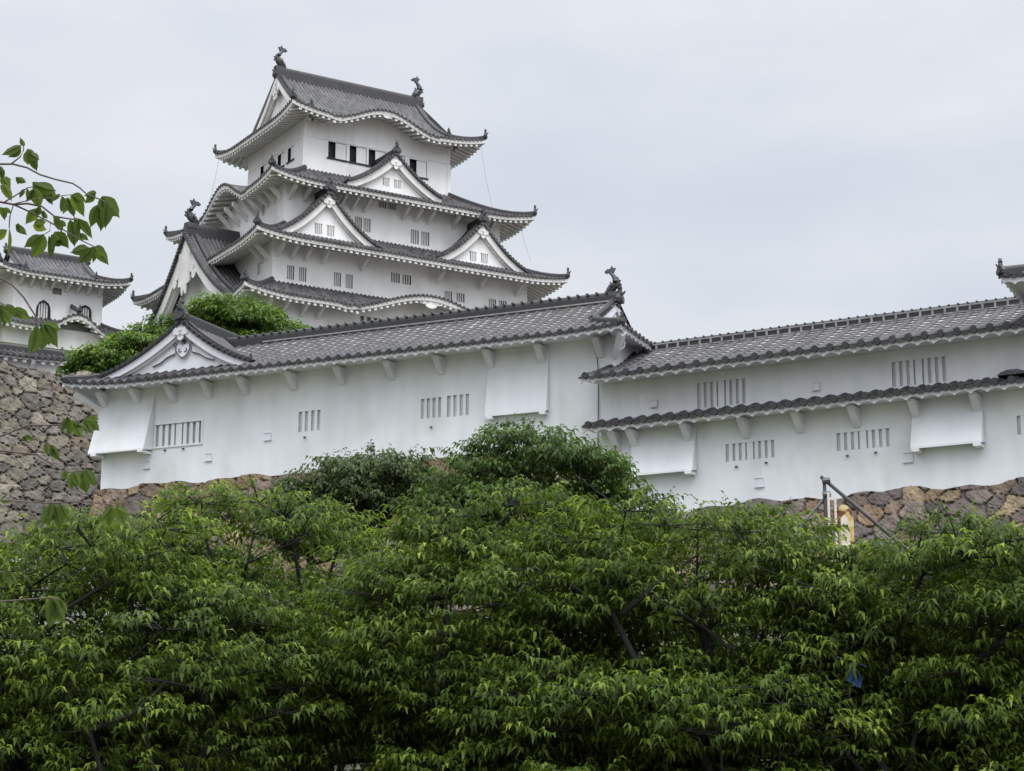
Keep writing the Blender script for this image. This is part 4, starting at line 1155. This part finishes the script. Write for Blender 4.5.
def tree(name, label, base, top, rx, ry, zlow, pads, pad_r, shoots, leafn, leaf_len, mat, seed, flat=.34, trunk_r=.2, lean=(0, 0), group=None, fork=.35, crown_c=None, droop=.4, leafw=.42, pmin=.6, shell=.55, cat='tree', youth=.25, prof=None, hang=.38, limbs=(), umbrella=False, gaps=(), holes=0, holes_r=1.0, ragged=.05):
    r = np.random.default_rng(seed)
    root = bpy.data.objects.new(name, None); COL.objects.link(root); root.location = base
    tag(root, label, cat, group)
    H = top - base[2]; zl = zlow - base[2]
    cx_, cy_ = crown_c if crown_c else lean
    # crown pads: flattened leafy tiers spread through the crown, denser at the outside
    P = []
    tries = 0
    gaps = list(gaps) + [((base[0] + cx_ + rx * (r.random() * 1.7 - .85), base[1] + cy_ - ry * (.5 + .5 * r.random()), base[2] + zl + (H - zl) * r.random() * .85), r.uniform(.28, .48) * holes_r) for _ in range(holes)]
    while len(P) < pads and tries < pads * 80:
        tries += 1
        th = r.random() * 2 * math.pi; u = r.random() ** (1 / 3.)
        u = shell + (1 - shell) * u if r.random() < .75 else u * shell
        ph = r.random()
        zz = ph ** .85
        rad = u * math.sqrt(max(0, 1 - (zz * .97) ** 2.0)) * (1 if not umbrella else .45 + .55 * min(1, zz / .45))
        p = np.array([cx_ + rx * rad * math.cos(th), cy_ + ry * rad * math.sin(th), zl + (H - zl - pad_r * flat) * zz * (u if zz > .5 else 1)])
        if prof is not None:
            lim = prof(p[0] + base[0], p[1] + base[1]) - base[2] - pad_r * flat * .6
            lim -= abs(r.normal(0, ragged))
            if p[2] > lim: p[2] = lim - abs(r.normal(0, .25))
            if p[2] < zl - .4: continue
        if any(np.linalg.norm(p + np.array(base) - np.array(g_[0])) < g_[1] for g_ in gaps): continue
        if all(np.sum(((p - q) / np.array([1, 1, .55])) ** 2) > (pad_r * pmin) ** 2 for q in P): P.append(p)
    P = np.array(P)
    # skeleton
    nodes = [np.zeros(3), np.array([lean[0] * .08, lean[1] * .08, H * fork * .5]), np.array([lean[0] * .2, lean[1] * .2, H * fork])]; par = [-1, 0, 1]
    order = np.argsort(np.linalg.norm(P - nodes[2], axis=1))
    ends = []
    for i in order:
        p = P[i]; A = np.array(nodes[1:])
        dist = np.linalg.norm(A - p, axis=1) + .35 * np.linalg.norm(A - nodes[2], axis=1) + np.where(A[:, 2] > p[2] + .1, .8, 0)
        k_ = int(np.argmin(dist)) + 1
        a = nodes[k_]; prev = k_
        D = p - a; ns = max(1, int(np.linalg.norm(D) / .45))
        for s_ in range(1, ns + 1):
            f = s_ / ns
            q = a + D * f + np.array([0, 0, -.10 * math.sin(math.pi * f) * np.linalg.norm(D)]) + r.normal(0, .05, 3) * (f < 1)
            nodes.append(q); par.append(prev); prev = len(nodes) - 1
        ends.append(prev)
    cnt = np.zeros(len(nodes))
    for e_ in ends:
        k_ = e_
        while k_ >= 0: cnt[k_] += 1; k_ = par[k_]
    rad = np.maximum(.011, trunk_r * np.sqrt(cnt / max(1, len(ends))) * .9); rad[0] = trunk_r * 1.25
    tb = MB()
    for i in range(1, len(nodes)):
        ra = rad[par[i]] if par[i] <= 2 or cnt[par[i]] < cnt[i] * 2.2 else rad[i] * 1.12
        tb.tube([nodes[par[i]], nodes[i]], [min(ra, rad[i] * 1.6), rad[i]], 7 if rad[i] > .04 else 4, cap=False)
    for li, pts in enumerate(limbs):
        r0, r1 = (.058, .014) if li == 0 else (.036, .014)
        pts = [tuple(np.array(p) + (r.normal(0, .03, 3) if 0 < i < len(pts) - 1 and li == 0 else 0)) for i, p in enumerate(pts)]
        tb.tube([np.array(q) - np.array(base) for q in pts], list(np.linspace(r0, r1, len(pts))), 7)
    # twigs and leaves
    pos, dr, up_, tn = [], [], [], []
    for i, p in enumerate(P):
        outw = p - np.array([cx_, cy_, p[2]]); outw /= np.linalg.norm(outw) + 1e-6
        hb = .75 + .5 * r.random(); pr = pad_r * hb
        bias = r.normal(0, .22)
        m = int(shoots * hb)
        an = r.random(m) * 2 * math.pi; rr = pr * np.sqrt(r.random(m))
        q = p + np.stack([rr * np.cos(an), rr * np.sin(an), flat * pr * (.75 * (1 - (rr / pr) ** 2) + r.normal(0, .32, m))], 1)
        sd = np.stack([np.cos(an), np.sin(an), np.zeros(m)], 1) * .7 + outw * .55 + np.stack([np.zeros(m), np.zeros(m), .2 + r.normal(0, .2, m)], 1)
        sd /= np.linalg.norm(sd, axis=1, keepdims=True)
        keep_ = np.ones(m, bool)
        for g_ in gaps: keep_ &= np.linalg.norm(q + np.array(base) - np.array(g_[0]), axis=1) > g_[1] * .85
        q, sd = q[keep_], sd[keep_]; m = len(q)
        if m == 0: continue
        ln = leaf_len * (1.5 + r.random(m) * 1.2)
        for s_ in range(0, m, 6): tb.tube([p + (q[s_] - p) * .1, q[s_], q[s_] + sd[s_] * ln[s_] * .8], [.010, .006, .003], 3, cap=False)
        sdv = np.cross(sd, [0, 0, 1]); sdv /= np.linalg.norm(sdv, axis=1, keepdims=True) + 1e-6
        la = r.random(m) * 6.28; tip_young = r.random(m) < youth * 1.6
        for l_ in range(leafn):
            f = (l_ + .3) / leafn
            la = la + 2.4 + r.normal(0, .3, m)
            z_ = np.zeros((m, 3)); z_[:, 2] = .22 * np.sin(la) - hang + r.normal(0, .16, m)
            dv = sd * (.35 + .6 * f) + sdv * np.cos(la)[:, None] * .9 + z_
            pos.append(q + sd * (ln * f)[:, None]); dr.append(dv)
            up_.append(np.stack([r.normal(0, .3, m), r.normal(0, .3, m), np.ones(m)], 1))
            t_ = .42 + bias + r.normal(0, .18, m)
            if f > .55: t_ = t_ + np.where(tip_young, .40 + .5 * r.random(m), 0)
            tn.append(np.clip(t_, 0, 1.95))
    for i in range(0, len(P), 3):
        p = P[i]; d_ = p - np.array([cx_, cy_, p[2] - .5]); d_ /= np.linalg.norm(d_) + 1e-6
        d_ = d_ + r.normal(0, .25, 3); e1 = p + d_ * pad_r * .9; e2 = e1 + (d_ + r.normal(0, .2, 3)) * pad_r * .5
        if prof is None or e2[2] + base[2] < prof(e2[0] + base[0], e2[1] + base[1]) + .1: tb.tube([p, e1, e2], [.012, .007, .003], 3, cap=False)
    pos = np.concatenate(pos); dr = np.concatenate(dr); up_ = np.concatenate(up_); tn = np.concatenate(tn)
    ll = leaf_len * (.6 + .75 * r.random(len(pos)))
    class _T: S = 1.0; base = 0.0
    _T.root = root
    tb.build('trunk', 'bark', _T, root, smooth=True)
    leaf_mesh('crown', pos, dr, up_, ll, ll * leafw, tn, mat, root, droop)
    return root

# skyline of the cherry row, as heights of the crowns along x (metres)
def outline(px, py, lift=-.07):
    # a skyline as (sideways, upward) slopes seen from the viewpoint
    xs = [(p - 512) / 1997. for p in px]; hs = [(830 - q) / 2000. for q in py]
    return lambda x, y: EYE + float(np.interp(x / max(y, 1.0), xs, hs)) * y + lift
row_prof = outline([-40, 5, 25, 45, 70, 100, 130, 150, 180, 210, 240, 280, 310, 340, 368, 392, 418, 428, 437, 450, 480, 510, 540, 570, 600, 640, 665, 690, 710, 735, 750, 775, 790, 810, 835, 850, 870, 890, 910, 940, 965, 985, 1000, 1024, 1060],
                   [575, 560, 545, 528, 512, 505, 500, 492, 490, 486, 490, 492, 505, 512, 530, 556, 556, 528, 496, 482, 470, 476, 470, 478, 484, 492, 496, 498, 503, 490, 497, 496, 492, 503, 510, 522, 532, 520, 510, 504, 512, 528, 535, 525, 530], .07)
dome_prof = outline([410, 420, 425, 440, 470, 500, 530, 560, 585, 600, 620, 650], [490, 466, 441, 424, 412, 406, 408, 422, 434, 447, 466, 485])
shrub_prof = outline([280, 285, 300, 320, 340, 360, 385, 400, 410, 418, 425], [490, 470, 460, 453, 444, 438, 438, 430, 424, 440, 470])
G_ = 'cherry trees in the front row'
CH = dict(mat='cherry', group=G_, leaf_len=.112, leafn=8, leafw=.34, shoots=30, prof=row_prof, umbrella=False, holes=9, youth=.42, pmin=.52, hang=.26, droop=.42, flat=.30, shell=.5)
tree('cherry_tree', 'dense green cherry tree in front of the grey stone wall, leftmost of the front row', (-5.5, 22.5, 0), 5.4, 3.2, 2.2, 1.8, 250, .52, seed=21, trunk_r=.20, lean=(.3, 0),
     gaps=(((-3.85, 20.9, 1.9), .55), ((-4.6, 20.9, 3.95), .35)), limbs=(((-3.9, 21.3, 1.2), (-3.8, 21.3, 2.2), (-4.1, 21.5, 3.2)),), **CH)
tree('cherry_tree', 'cherry tree below the left window of the long turret with a dark limb forking low', (-3.0, 25.0, 0), 6.1, 3.0, 2.3, 1.6, 265, .54, seed=22, trunk_r=.20, lean=(-.2, 0),
     gaps=(((-1.75, 23.0, 2.5), .75), ((-2.2, 22.8, 1.9), .5), ((-.9, 23.0, 2.9), .45)), limbs=(((-2.6, 23.4, .4), (-2.2, 23.4, 1.9), (-1.75, 23.4, 2.9), (-1.2, 23.6, 3.1), (-.5, 23.9, 3.15)), ((-1.75, 23.4, 2.9), (-1.7, 23.6, 3.6))), **CH)
tree('cherry_tree', 'cherry tree in the middle of the row below the round dark evergreen', (.2, 23.0, 0), 5.6, 2.5, 2.0, 1.5, 235, .50, seed=23, trunk_r=.18, lean=(-.3, 0), **CH)
tree('cherry_tree', 'cherry tree with long bare dark limbs showing below its right-centre canopy', (2.6, 22.4, 0), 5.5, 2.9, 2.0, 1.5, 260, .50, seed=24, trunk_r=.15, lean=(-.6, 0),
     gaps=(((1.2, 20.8, 3.75), .62), ((.7, 20.8, 4.2), .34), ((1.75, 20.8, 4.15), .4), ((2.3, 20.8, 3.5), .5), ((1.3, 20.0, 3.3), .5)),
     limbs=(((2.5, 21.5, 1.4), (2.0, 21.4, 2.5), (1.48, 21.45, 3.2), (1.17, 21.5, 3.92), (.67, 21.75, 4.28), (.25, 22.0, 4.5)), ((1.2, 21.3, 3.9), (1.5, 21.3, 4.15), (1.74, 21.4, 4.35), (2.06, 21.5, 4.58)), ((2.9, 21.4, 2.9), (2.5, 21.3, 3.4), (2.1, 21.3, 3.75), (1.47, 21.3, 4.12))), **CH)
tree('cherry_tree', 'broad cherry tree under the pipe stay with several forked dark stems', (4.6, 21.8, 0), 5.1, 2.5, 1.9, 1.6, 240, .50, seed=25, trunk_r=.15, lean=(.2, 0),
     gaps=(((3.5, 20.5, 2.7), .62), ((4.2, 20.5, 2.3), .5), ((3.9, 20.5, 3.3), .3)), limbs=(((4.1, 21.0, 1.2), (3.9, 21.0, 2.2), (3.55, 21.0, 3.0), (3.4, 21.0, 3.6)), ((3.95, 21.0, 1.9), (3.3, 21.0, 2.7)), ((4.1, 21.0, 1.4), (4.25, 21.0, 2.5), (4.5, 21.0, 3.2))), **CH)
tree('cherry_tree', 'cherry tree running out of view at the right edge', (7.3, 23.5, 0), 5.3, 2.8, 2.2, 2.0, 220, .52, seed=26, trunk_r=.19, lean=(-.2, 0),
     gaps=(((5.1, 21.2, 3.05), .6), ((4.6, 21.0, 3.6), .3)), limbs=(((6.9, 21.8, 3.1), (6.0, 21.7, 3.4), (5.2, 21.7, 3.1), (4.8, 21.7, 2.8)),), **CH)
UG = dict(mat='evergreen', group='shrubby trees behind the front row', leaf_len=.17, leafn=5, shoots=42, leafw=.45, pmin=.5, flat=.55, shell=.3, youth=.08, trunk_r=.12)
tree('understorey_tree', 'shaded understorey tree behind the leftmost cherry trees', (-7.2, 37, 0), 6.4, 3.6, 2.0, .6, 60, .9, seed=51, **UG)
tree('understorey_tree', 'shaded understorey tree behind the gap between left and middle cherries', (-1.2, 36, 0), 6.6, 3.2, 2.0, .6, 55, .9, seed=52, **UG)
tree('understorey_tree', 'shaded understorey tree behind the bare limbs at right centre', (4.8, 36, 0), 6.2, 3.2, 2.0, .6, 55, .9, seed=53, **UG)
tree('understorey_tree', 'shaded understorey tree behind the right edge of the cherry row', (10.2, 37, 0), 6.4, 3.0, 2.0, .6, 50, .9, seed=54, **UG)

tree('evergreen_tree', 'round dark evergreen tree standing before the centre of the long turret wall', (1.0, 61, 7.6), 14.6, 3.9, 2.6, 8.0, 190, .85, 52, 5, .19, 'evergreen', 31, flat=.42, holes=12, holes_r=1.6, ragged=.2, trunk_r=.25, shell=.6, leafw=.5, fork=.2, prof=dome_prof, pmin=.56)
tree('evergreen_tree', 'dull green loose shrubby tree on the stone base left of the round evergreen', (-4.6, 63, 7.6), 14.2, 1.75, 1.7, 11.6, 75, .65, 34, 5, .18, 'shrub', 32, flat=.6, trunk_r=.12, shell=.4, leafw=.5, fork=.3, prof=shrub_prof, holes=9, holes_r=1.2, ragged=.34)
tree('evergreen_tree', 'low dull green shrub at the stone base left of the bare rocks', (-6.4, 62.5, 7.6), 13.0, 1.3, 1.5, 10.2, 70, .65, 34, 5, .18, 'shrub', 33, flat=.6, trunk_r=.12, shell=.4, leafw=.5, fork=.3, prof=shrub_prof, holes=9, holes_r=1.2, ragged=.34)
tree('broadleaf_tree', 'bright green tree rising behind the turret gable below the great side gable', (-16.6, 114, 25.0), 33.8, 4.6, 3.5, 26.5, 170, .95, 52, 5, .30, 'maple', 41, flat=.36, holes=8, holes_r=2.0, ragged=.5, hang=.2, trunk_r=.3, leafw=.55, fork=.25, prof=outline([165, 178, 192, 210, 230, 250, 266, 278, 284, 300], [325, 303, 286, 283, 287, 293, 304, 318, 345, 420], .35))
tree('broadleaf_tree', 'bright green spreading tree between the small keep and the turret gable', (-21.8, 113, 25.0), 32.0, 4.6, 3.2, 26.3, 150, .95, 52, 5, .30, 'maple', 42, flat=.34, holes=8, holes_r=2.0, ragged=.5, hang=.2, trunk_r=.28, leafw=.55, fork=.25, prof=outline([55, 70, 85, 100, 115, 130, 150, 165, 185, 200], [362, 342, 332, 330, 318, 310, 306, 300, 292, 297], .35))

# ------------------------------------------------------------------ the near tree whose branch hangs into view at the left
NEAR_LEAVES = [[-1.728,6.509,3.952,-1.801,6.519,3.919],[-1.734,6.572,3.972,-1.75,6.567,4.004],[-1.756,6.696,4.003,-1.749,6.695,3.943],[-1.67,6.407,3.895,-1.649,6.437,3.83],[-1.806,6.536,3.881,-1.795,6.539,3.835],[-1.9,6.893,3.97,-1.862,6.903,3.924],[-1.872,6.824,3.918,-1.838,6.837,3.853],[-1.8,6.725,3.909,-1.758,6.72,3.886],[-1.757,6.731,3.869,-1.756,6.753,3.825],[-1.714,6.678,3.851,-1.7,6.705,3.782],[-1.742,6.745,3.891,-1.65,6.729,3.858],[-1.713,6.789,3.892,-1.68,6.808,3.829],[-1.593,6.579,3.788,-1.593,6.576,3.726],[-1.635,6.849,3.87,-1.611,6.864,3.798],[-1.608,6.776,3.86,-1.564,6.816,3.786],[-1.73,6.786,3.808,-1.778,6.816,3.758],[-1.824,6.632,3.765,-1.81,6.652,3.72],[-1.775,6.67,3.712,-1.737,6.693,3.679],[-1.767,6.878,3.776,-1.712,6.869,3.754],[-1.6,6.516,3.693,-1.582,6.518,3.641],[-1.677,6.916,3.801,-1.67,6.924,3.761],[-1.601,6.753,3.756,-1.582,6.763,3.656],[-1.558,6.695,3.741,-1.505,6.705,3.669],[-1.535,6.632,3.667,-1.503,6.64,3.642],[-1.652,6.742,3.708,-1.604,6.775,3.653],[-1.829,6.786,3.735,-1.843,6.837,3.637],[-1.724,6.875,3.739,-1.775,6.922,3.662],[-1.684,6.788,3.705,-1.672,6.79,3.616],[-1.534,6.843,3.886,-1.578,6.866,3.855],[-1.519,6.872,3.86,-1.52,6.9,3.757],[-1.476,6.781,3.827,-1.479,6.787,3.732],[-1.508,6.832,3.872,-1.442,6.854,3.795],[-1.482,6.611,3.61,-1.529,6.604,3.548],[-1.537,6.884,3.693,-1.547,6.914,3.639],[-1.445,6.516,3.584,-1.407,6.544,3.523],[-1.677,6.642,3.754,-1.655,6.642,3.724],[-1.83,6.558,3.862,-1.853,6.588,3.79],[-1.9,6.859,3.846,-1.922,6.855,3.781],[-1.853,6.815,3.456,-1.834,6.811,3.366],[-1.837,6.865,3.469,-1.806,6.87,3.423],[-1.848,6.948,3.471,-1.78,6.978,3.444],[-1.829,6.766,3.428,-1.805,6.798,3.376],[-1.684,6.685,3.343,-1.7,6.681,3.233],[-1.703,6.826,3.377,-1.694,6.821,3.281],[-1.642,6.629,3.335,-1.593,6.643,3.25],[-1.695,6.832,3.372,-1.672,6.833,3.304],[-1.784,6.54,3.374,-1.802,6.579,3.293],[-1.576,6.758,3.03,-1.581,6.796,2.959],[-1.622,7.046,3.077,-1.587,7.056,3.011],[-1.534,6.833,3.032,-1.502,6.845,2.982],[-1.547,6.921,3.058,-1.496,6.935,3.013],[-1.767,6.896,2.979,-1.722,6.9,2.973],[-1.728,7.087,2.996,-1.721,7.098,2.951],[-1.647,6.839,2.941,-1.617,6.86,2.886],[-1.548,6.765,2.829,-1.552,6.772,2.765],[-1.597,7.129,2.895,-1.578,7.148,2.816],[-1.537,6.915,2.869,-1.493,6.908,2.802],[-1.594,6.851,2.851,-1.607,6.86,2.82],[-1.775,6.679,2.717,-1.732,6.683,2.712],[-1.671,6.984,2.755,-1.68,6.981,2.688],[-1.657,6.983,2.748,-1.637,7.003,2.652],[-1.644,7.007,2.759,-1.616,7.015,2.7],[-1.462,7.023,2.755,-1.471,7.051,2.679],[-1.372,6.684,2.699,-1.337,6.68,2.629],[-1.861,7.062,2.514,-1.852,7.092,2.458],[-1.773,6.848,2.493,-1.741,6.858,2.443],[-1.666,7.04,2.419,-1.67,7.053,2.309],[-1.607,6.928,2.4,-1.58,6.933,2.349],[-1.834,6.91,2.488,-1.848,6.928,2.426]]
NEAR_TWIGS = [([[-2.229,6.674,3.819],[-2.034,6.656,3.895],[-1.838,6.648,3.932],[-1.792,6.648,3.932],[-1.74,6.651,3.919],[-1.695,6.656,3.895],[-1.642,6.66,3.879],[-1.577,6.663,3.864],[-1.551,6.667,3.848],[-1.525,6.672,3.825],[-1.473,6.677,3.806],[-1.453,6.679,3.794]],0.006),([[-1.799,6.648,3.932],[-1.766,6.642,3.956],[-1.753,6.637,3.981],[-1.755,6.632,4.003]],0.004),([[-2.239,6.714,3.778],[-2.042,6.709,3.797],[-1.846,6.707,3.809],[-1.797,6.709,3.8],[-1.748,6.708,3.803],[-1.695,6.71,3.793],[-1.649,6.718,3.758],[-1.594,6.72,3.749],[-1.558,6.721,3.746]],0.007),([[-1.797,6.709,3.8],[-1.754,6.713,3.781],[-1.715,6.718,3.762],[-1.669,6.723,3.739],[-1.617,6.729,3.711],[-1.564,6.736,3.679],[-1.505,6.743,3.651]],0.005),([[-1.797,6.709,3.8],[-1.81,6.718,3.758],[-1.813,6.728,3.717]],0.004),([[-1.825,6.679,3.797],[-1.792,6.674,3.816],[-1.74,6.667,3.848],[-1.714,6.666,3.854]],0.004),([[-1.663,6.723,3.739],[-1.666,6.73,3.707],[-1.689,6.733,3.693]],0.003),([[-1.688,6.675,3.811],[-1.642,6.675,3.813],[-1.613,6.673,3.822],[-1.584,6.672,3.824]],0.003),([[-1.789,6.68,3.792],[-1.734,6.677,3.806],[-1.688,6.675,3.811]],0.003),([[-2.278,6.638,3.749],[-1.954,6.674,3.591],[-1.783,6.696,3.497],[-1.741,6.706,3.453],[-1.708,6.717,3.402],[-1.689,6.725,3.371],[-1.673,6.729,3.352]],0.006),([[-2.084,6.696,3.497],[-1.89,6.703,3.465],[-1.825,6.71,3.434],[-1.786,6.715,3.415]],0.005),([[-2.245,6.94,2.874],[-1.982,6.929,2.925],[-1.851,6.914,2.989],[-1.746,6.905,3.028],[-1.615,6.905,3.028],[-1.543,6.9,3.053]],0.006),([[-2.245,6.938,2.887],[-1.851,6.926,2.938],[-1.72,6.929,2.925],[-1.615,6.943,2.861],[-1.543,6.942,2.868]],0.006),([[-1.772,6.906,3.025],[-1.687,6.921,2.961],[-1.667,6.922,2.956]],0.003),([[-2.229,6.926,2.712],[-1.968,6.92,2.738],[-1.838,6.916,2.757],[-1.656,6.919,2.744],[-1.623,6.919,2.743]],0.005),([[-1.656,6.919,2.744],[-1.538,6.917,2.751],[-1.434,6.92,2.738]],0.004),([[-2.229,6.99,2.433],[-1.916,6.975,2.497],[-1.838,6.974,2.503],[-1.799,6.972,2.509]],0.005),([[-2.099,7.001,2.382],[-1.838,6.997,2.401],[-1.656,6.994,2.414],[-1.623,6.996,2.408]],0.005)]
nroot = bpy.data.objects.new('near_cherry_tree', None); COL.objects.link(nroot); nroot.location = (-3.7, 6.8, 0)
tag(nroot, 'nearest cherry tree at the left edge with large drooping leaves on thin twigs', 'tree')
class _N: S = 1.0; base = 0.0; root = nroot
NB = np.array(nroot.location)
tb = MB()
tb.tube([(0, 0, 0), (.05, .02, 1.2), (-.05, .05, 2.2), (.1, .0, 3.2), (.15, .1, 4.4), (.0, .2, 5.6)], [.16, .13, .12, .10, .06, .03], 9)
for st, en in (((.0, .03, 2.0), (-2.229, 6.99, 2.433)), ((.0, .03, 2.2), (-2.245, 6.94, 2.874)), ((.0, .03, 2.3), (-2.229, 6.926, 2.712)), ((.1, 0, 3.1), (-2.278, 6.638, 3.749)), ((.1, 0, 3.2), (-2.239, 6.714, 3.778)), ((.1, .02, 3.4), (-2.229, 6.674, 3.819))):
    st = np.array(st); en = np.array(en) - NB
    tb.tube([st, st + (en - st) * .5 + np.array([0, 0, .12]), en], [.035, .02, .008], 6, cap=False)
for pts, r_ in NEAR_TWIGS: tb.tube([np.array(p) - NB for p in pts], [r_ * .72 * (1 - .5 * i / len(pts)) for i in range(len(pts))], 6)
tb.build('trunk', 'twig', _N, nroot, smooth=True)
lv, lf, lt = [], [], []
def big_leaf(p, q, seed, wr=.46):
    """a toothed, folded leaf with a drip tip hanging from p to q, on a short stalk"""
    r = np.random.default_rng(seed)
    d = q - p; L_ = np.linalg.norm(d); d /= L_; L_ *= 1.0
    view = np.array([0, 1.0, 0]); tw = r.normal(0, .42)
    sd = np.cross(d, view); sd /= np.linalg.norm(sd) + 1e-9
    nn = np.cross(sd, d); sd, nn = sd * math.cos(tw) + nn * math.sin(tw), nn * math.cos(tw) - sd * math.sin(tw)
    W_ = L_ * wr * r.uniform(1.0, 1.3)
    shape = [(0, .04), (.08, .40), (.2, .78), (.35, 1.0), (.5, .97), (.65, .80), (.78, .52), (.87, .24), (.94, .09), (1, .01)]
    curl = r.uniform(-.10, .16); fold = r.uniform(.15, .5)
    b = len(lv)
    for t, w in shape:
        c = p + d * L_ * t + nn * curl * L_ * math.sin(math.pi * t)
        lv.append(c)
        for sg in (-1, 1):
            wob = 1 + r.normal(0, .05)
            lv.append(c + sd * sg * W_ * .25 * w + nn * fold * W_ * .22 * w); lv.append(c + sd * sg * W_ * .5 * w * wob + nn * fold * W_ * .5 * w + d * L_ * r.normal(0, .008))
    tv = float(np.clip(r.normal(.45, .25), .05, 1.3)) + (.55 if r.random() < .14 else 0)
    for i in range(len(shape) - 1):
        a, e_ = b + i * 5, b + (i + 1) * 5
        for x, y in ((0, 1), (1, 2), (0, 3), (3, 4)):
            lf.append((a + x, a + y, e_ + y, e_ + x)); lt.append(tv)
rc = np.random.default_rng(11)
for i, L6 in enumerate(NEAR_LEAVES):
    a_, b_ = np.array(L6[:3]) - NB, np.array(L6[3:]) - NB
    big_leaf(a_, b_, 100 + i)
    if rc.random() < .85:            # most shoots carry a second leaf from the same bud
        d_ = b_ - a_; n_ = np.linalg.norm(d_) * rc.uniform(.6, .95); an = rc.choice([-1, 1]) * rc.uniform(.35, .9)
        dd = np.array([d_[0] * math.cos(an) - d_[2] * math.sin(an), rc.normal(0, .3) * n_, d_[0] * math.sin(an) + d_[2] * math.cos(an)]); dd /= np.linalg.norm(dd)
        p_ = a_ + rc.normal(0, .006, 3); big_leaf(p_, p_ + dd * n_, 400 + i)
rn = np.random.default_rng(5)
for i in range(260):                                              # the rest of the crown, out of view to the left
    c = np.array([-3.9 + rn.normal(0, .75), 6.6 + rn.normal(0, .6), 3.6 + rn.normal(0, .9)])
    if c[0] > -2.25 or c[2] < 1.9: continue
    for k_ in range(3):
        a = c + rn.normal(0, .05, 3)
        if a[0] > -2.2: continue
        big_leaf(a - NB, a + np.array([rn.normal(0, .04), rn.normal(0, .04), -.09]) - NB, 1000 + i * 3 + k_)
mesh_obj('leaves', [tuple(map(float, v)) for v in lv], lf, M['near_leaf'], nroot, tint=lt, smooth=True)


# ------------------------------------------------------------------ small things by the right stone base
def free(name, label, cat, loc):
    o = bpy.data.objects.new(name, None); COL.objects.link(o); o.location = loc; tag(o, label, cat)
    class _F: S = 1.0; base = 0.0
    _F.root = o
    return _F
F_ = free('pipe_stay', 'grey steel pipe stay with clamps slanting in front of the right stone base', 'pipe stay', (8.5, 52.2, 7.6))
mb = MB(); mb.tube([(0, 0, 0), (-.02, 0, 3.28)], .05, 8); mb.build('upright_pipe', 'steel', F_)
mb = MB(); mb.tube([(-.12, -.06, 3.36), (1.52, .3, 2.02), (3.2, .5, .6)], .055, 8); mb.build('slanting_pipe', 'steel', F_)
mb = MB(); mb.tube([(.12, .06, 2.95), (-.5, -.1, 2.25), (-1.3, -.3, 1.2)], .04, 8); mb.build('brace', 'steel', F_)
for z in (3.24, 2.86):
    mb = MB(); mb.tube([(-.08, -.06, z), (.12, -.06, z + .02)], .085, 8); mb.build('clamp', 'steel', F_)
F_ = free('marker_board', 'rounded yellow sheet on two pale posts before the right stone base', 'board', (8.72, 52.0, 7.62))
for x in (-.18, .0):
    mb = MB(); mb.box(x - .03, x + .03, -.03, .03, 0, 2.88 if x < -.1 else 2.74); mb.build('post', 'post', F_)
mb = MB()
prof_ = [(.08, .9), (.08, 2.46), (.16, 2.54), (.30, 2.52), (.42, 2.4), (.47, 2.16), (.47, .9)]
mb.prism(prof_, -.05, .05); shp = mb.build('sheet', 'sheet', F_)
mb = MB(); mb.prism([(.12, 1.2), (.12, 2.16), (.22, 2.26), (.31, 2.18), (.35, 1.95), (.35, 1.2)], -.068, -.052); mb.build('pale_panel', 'post', F_, shp)
F_ = free('support_post', 'thin brown wooden tree prop standing among the right-hand cherry trunks', 'post', (4.0, 22.0, 0))
mb = MB(); mb.tube([(0, 0, 0), (.02, 0, 2.1), (.03, .02, 3.2)], [.055, .05, .045], 8); mb.build('pole', 'wood', F_)
mb = MB(); mb.tube([(-.25, -.05, 3.15), (.3, -.05, 3.2)], .035, 6); mb.build('crossbar', 'wood', F_)
F_ = free('blue_tarpaulin', 'scrap of blue tarpaulin hanging among the right-hand cherry branches', 'tarpaulin', (3.62, 20.9, 3.2))
mb = MB(); P = np.array([[(.07 * u + .02 * math.sin(3 * v), .04 * math.sin(4 * u + v), .18 * (.5 - v) - .04 * u) for v in np.linspace(0, 1, 7)] for u in np.linspace(-1, 1, 7)]); mb.grid(P)
mb.grid(P + np.array([0, .012, 0])); mb.build('cloth', 'blue', F_, smooth=True)
mb = MB(); mb.tube([(-.16, 0, .2), (.16, .02, .1)], .008, 5); mb.build('cord', 'blue', F_)
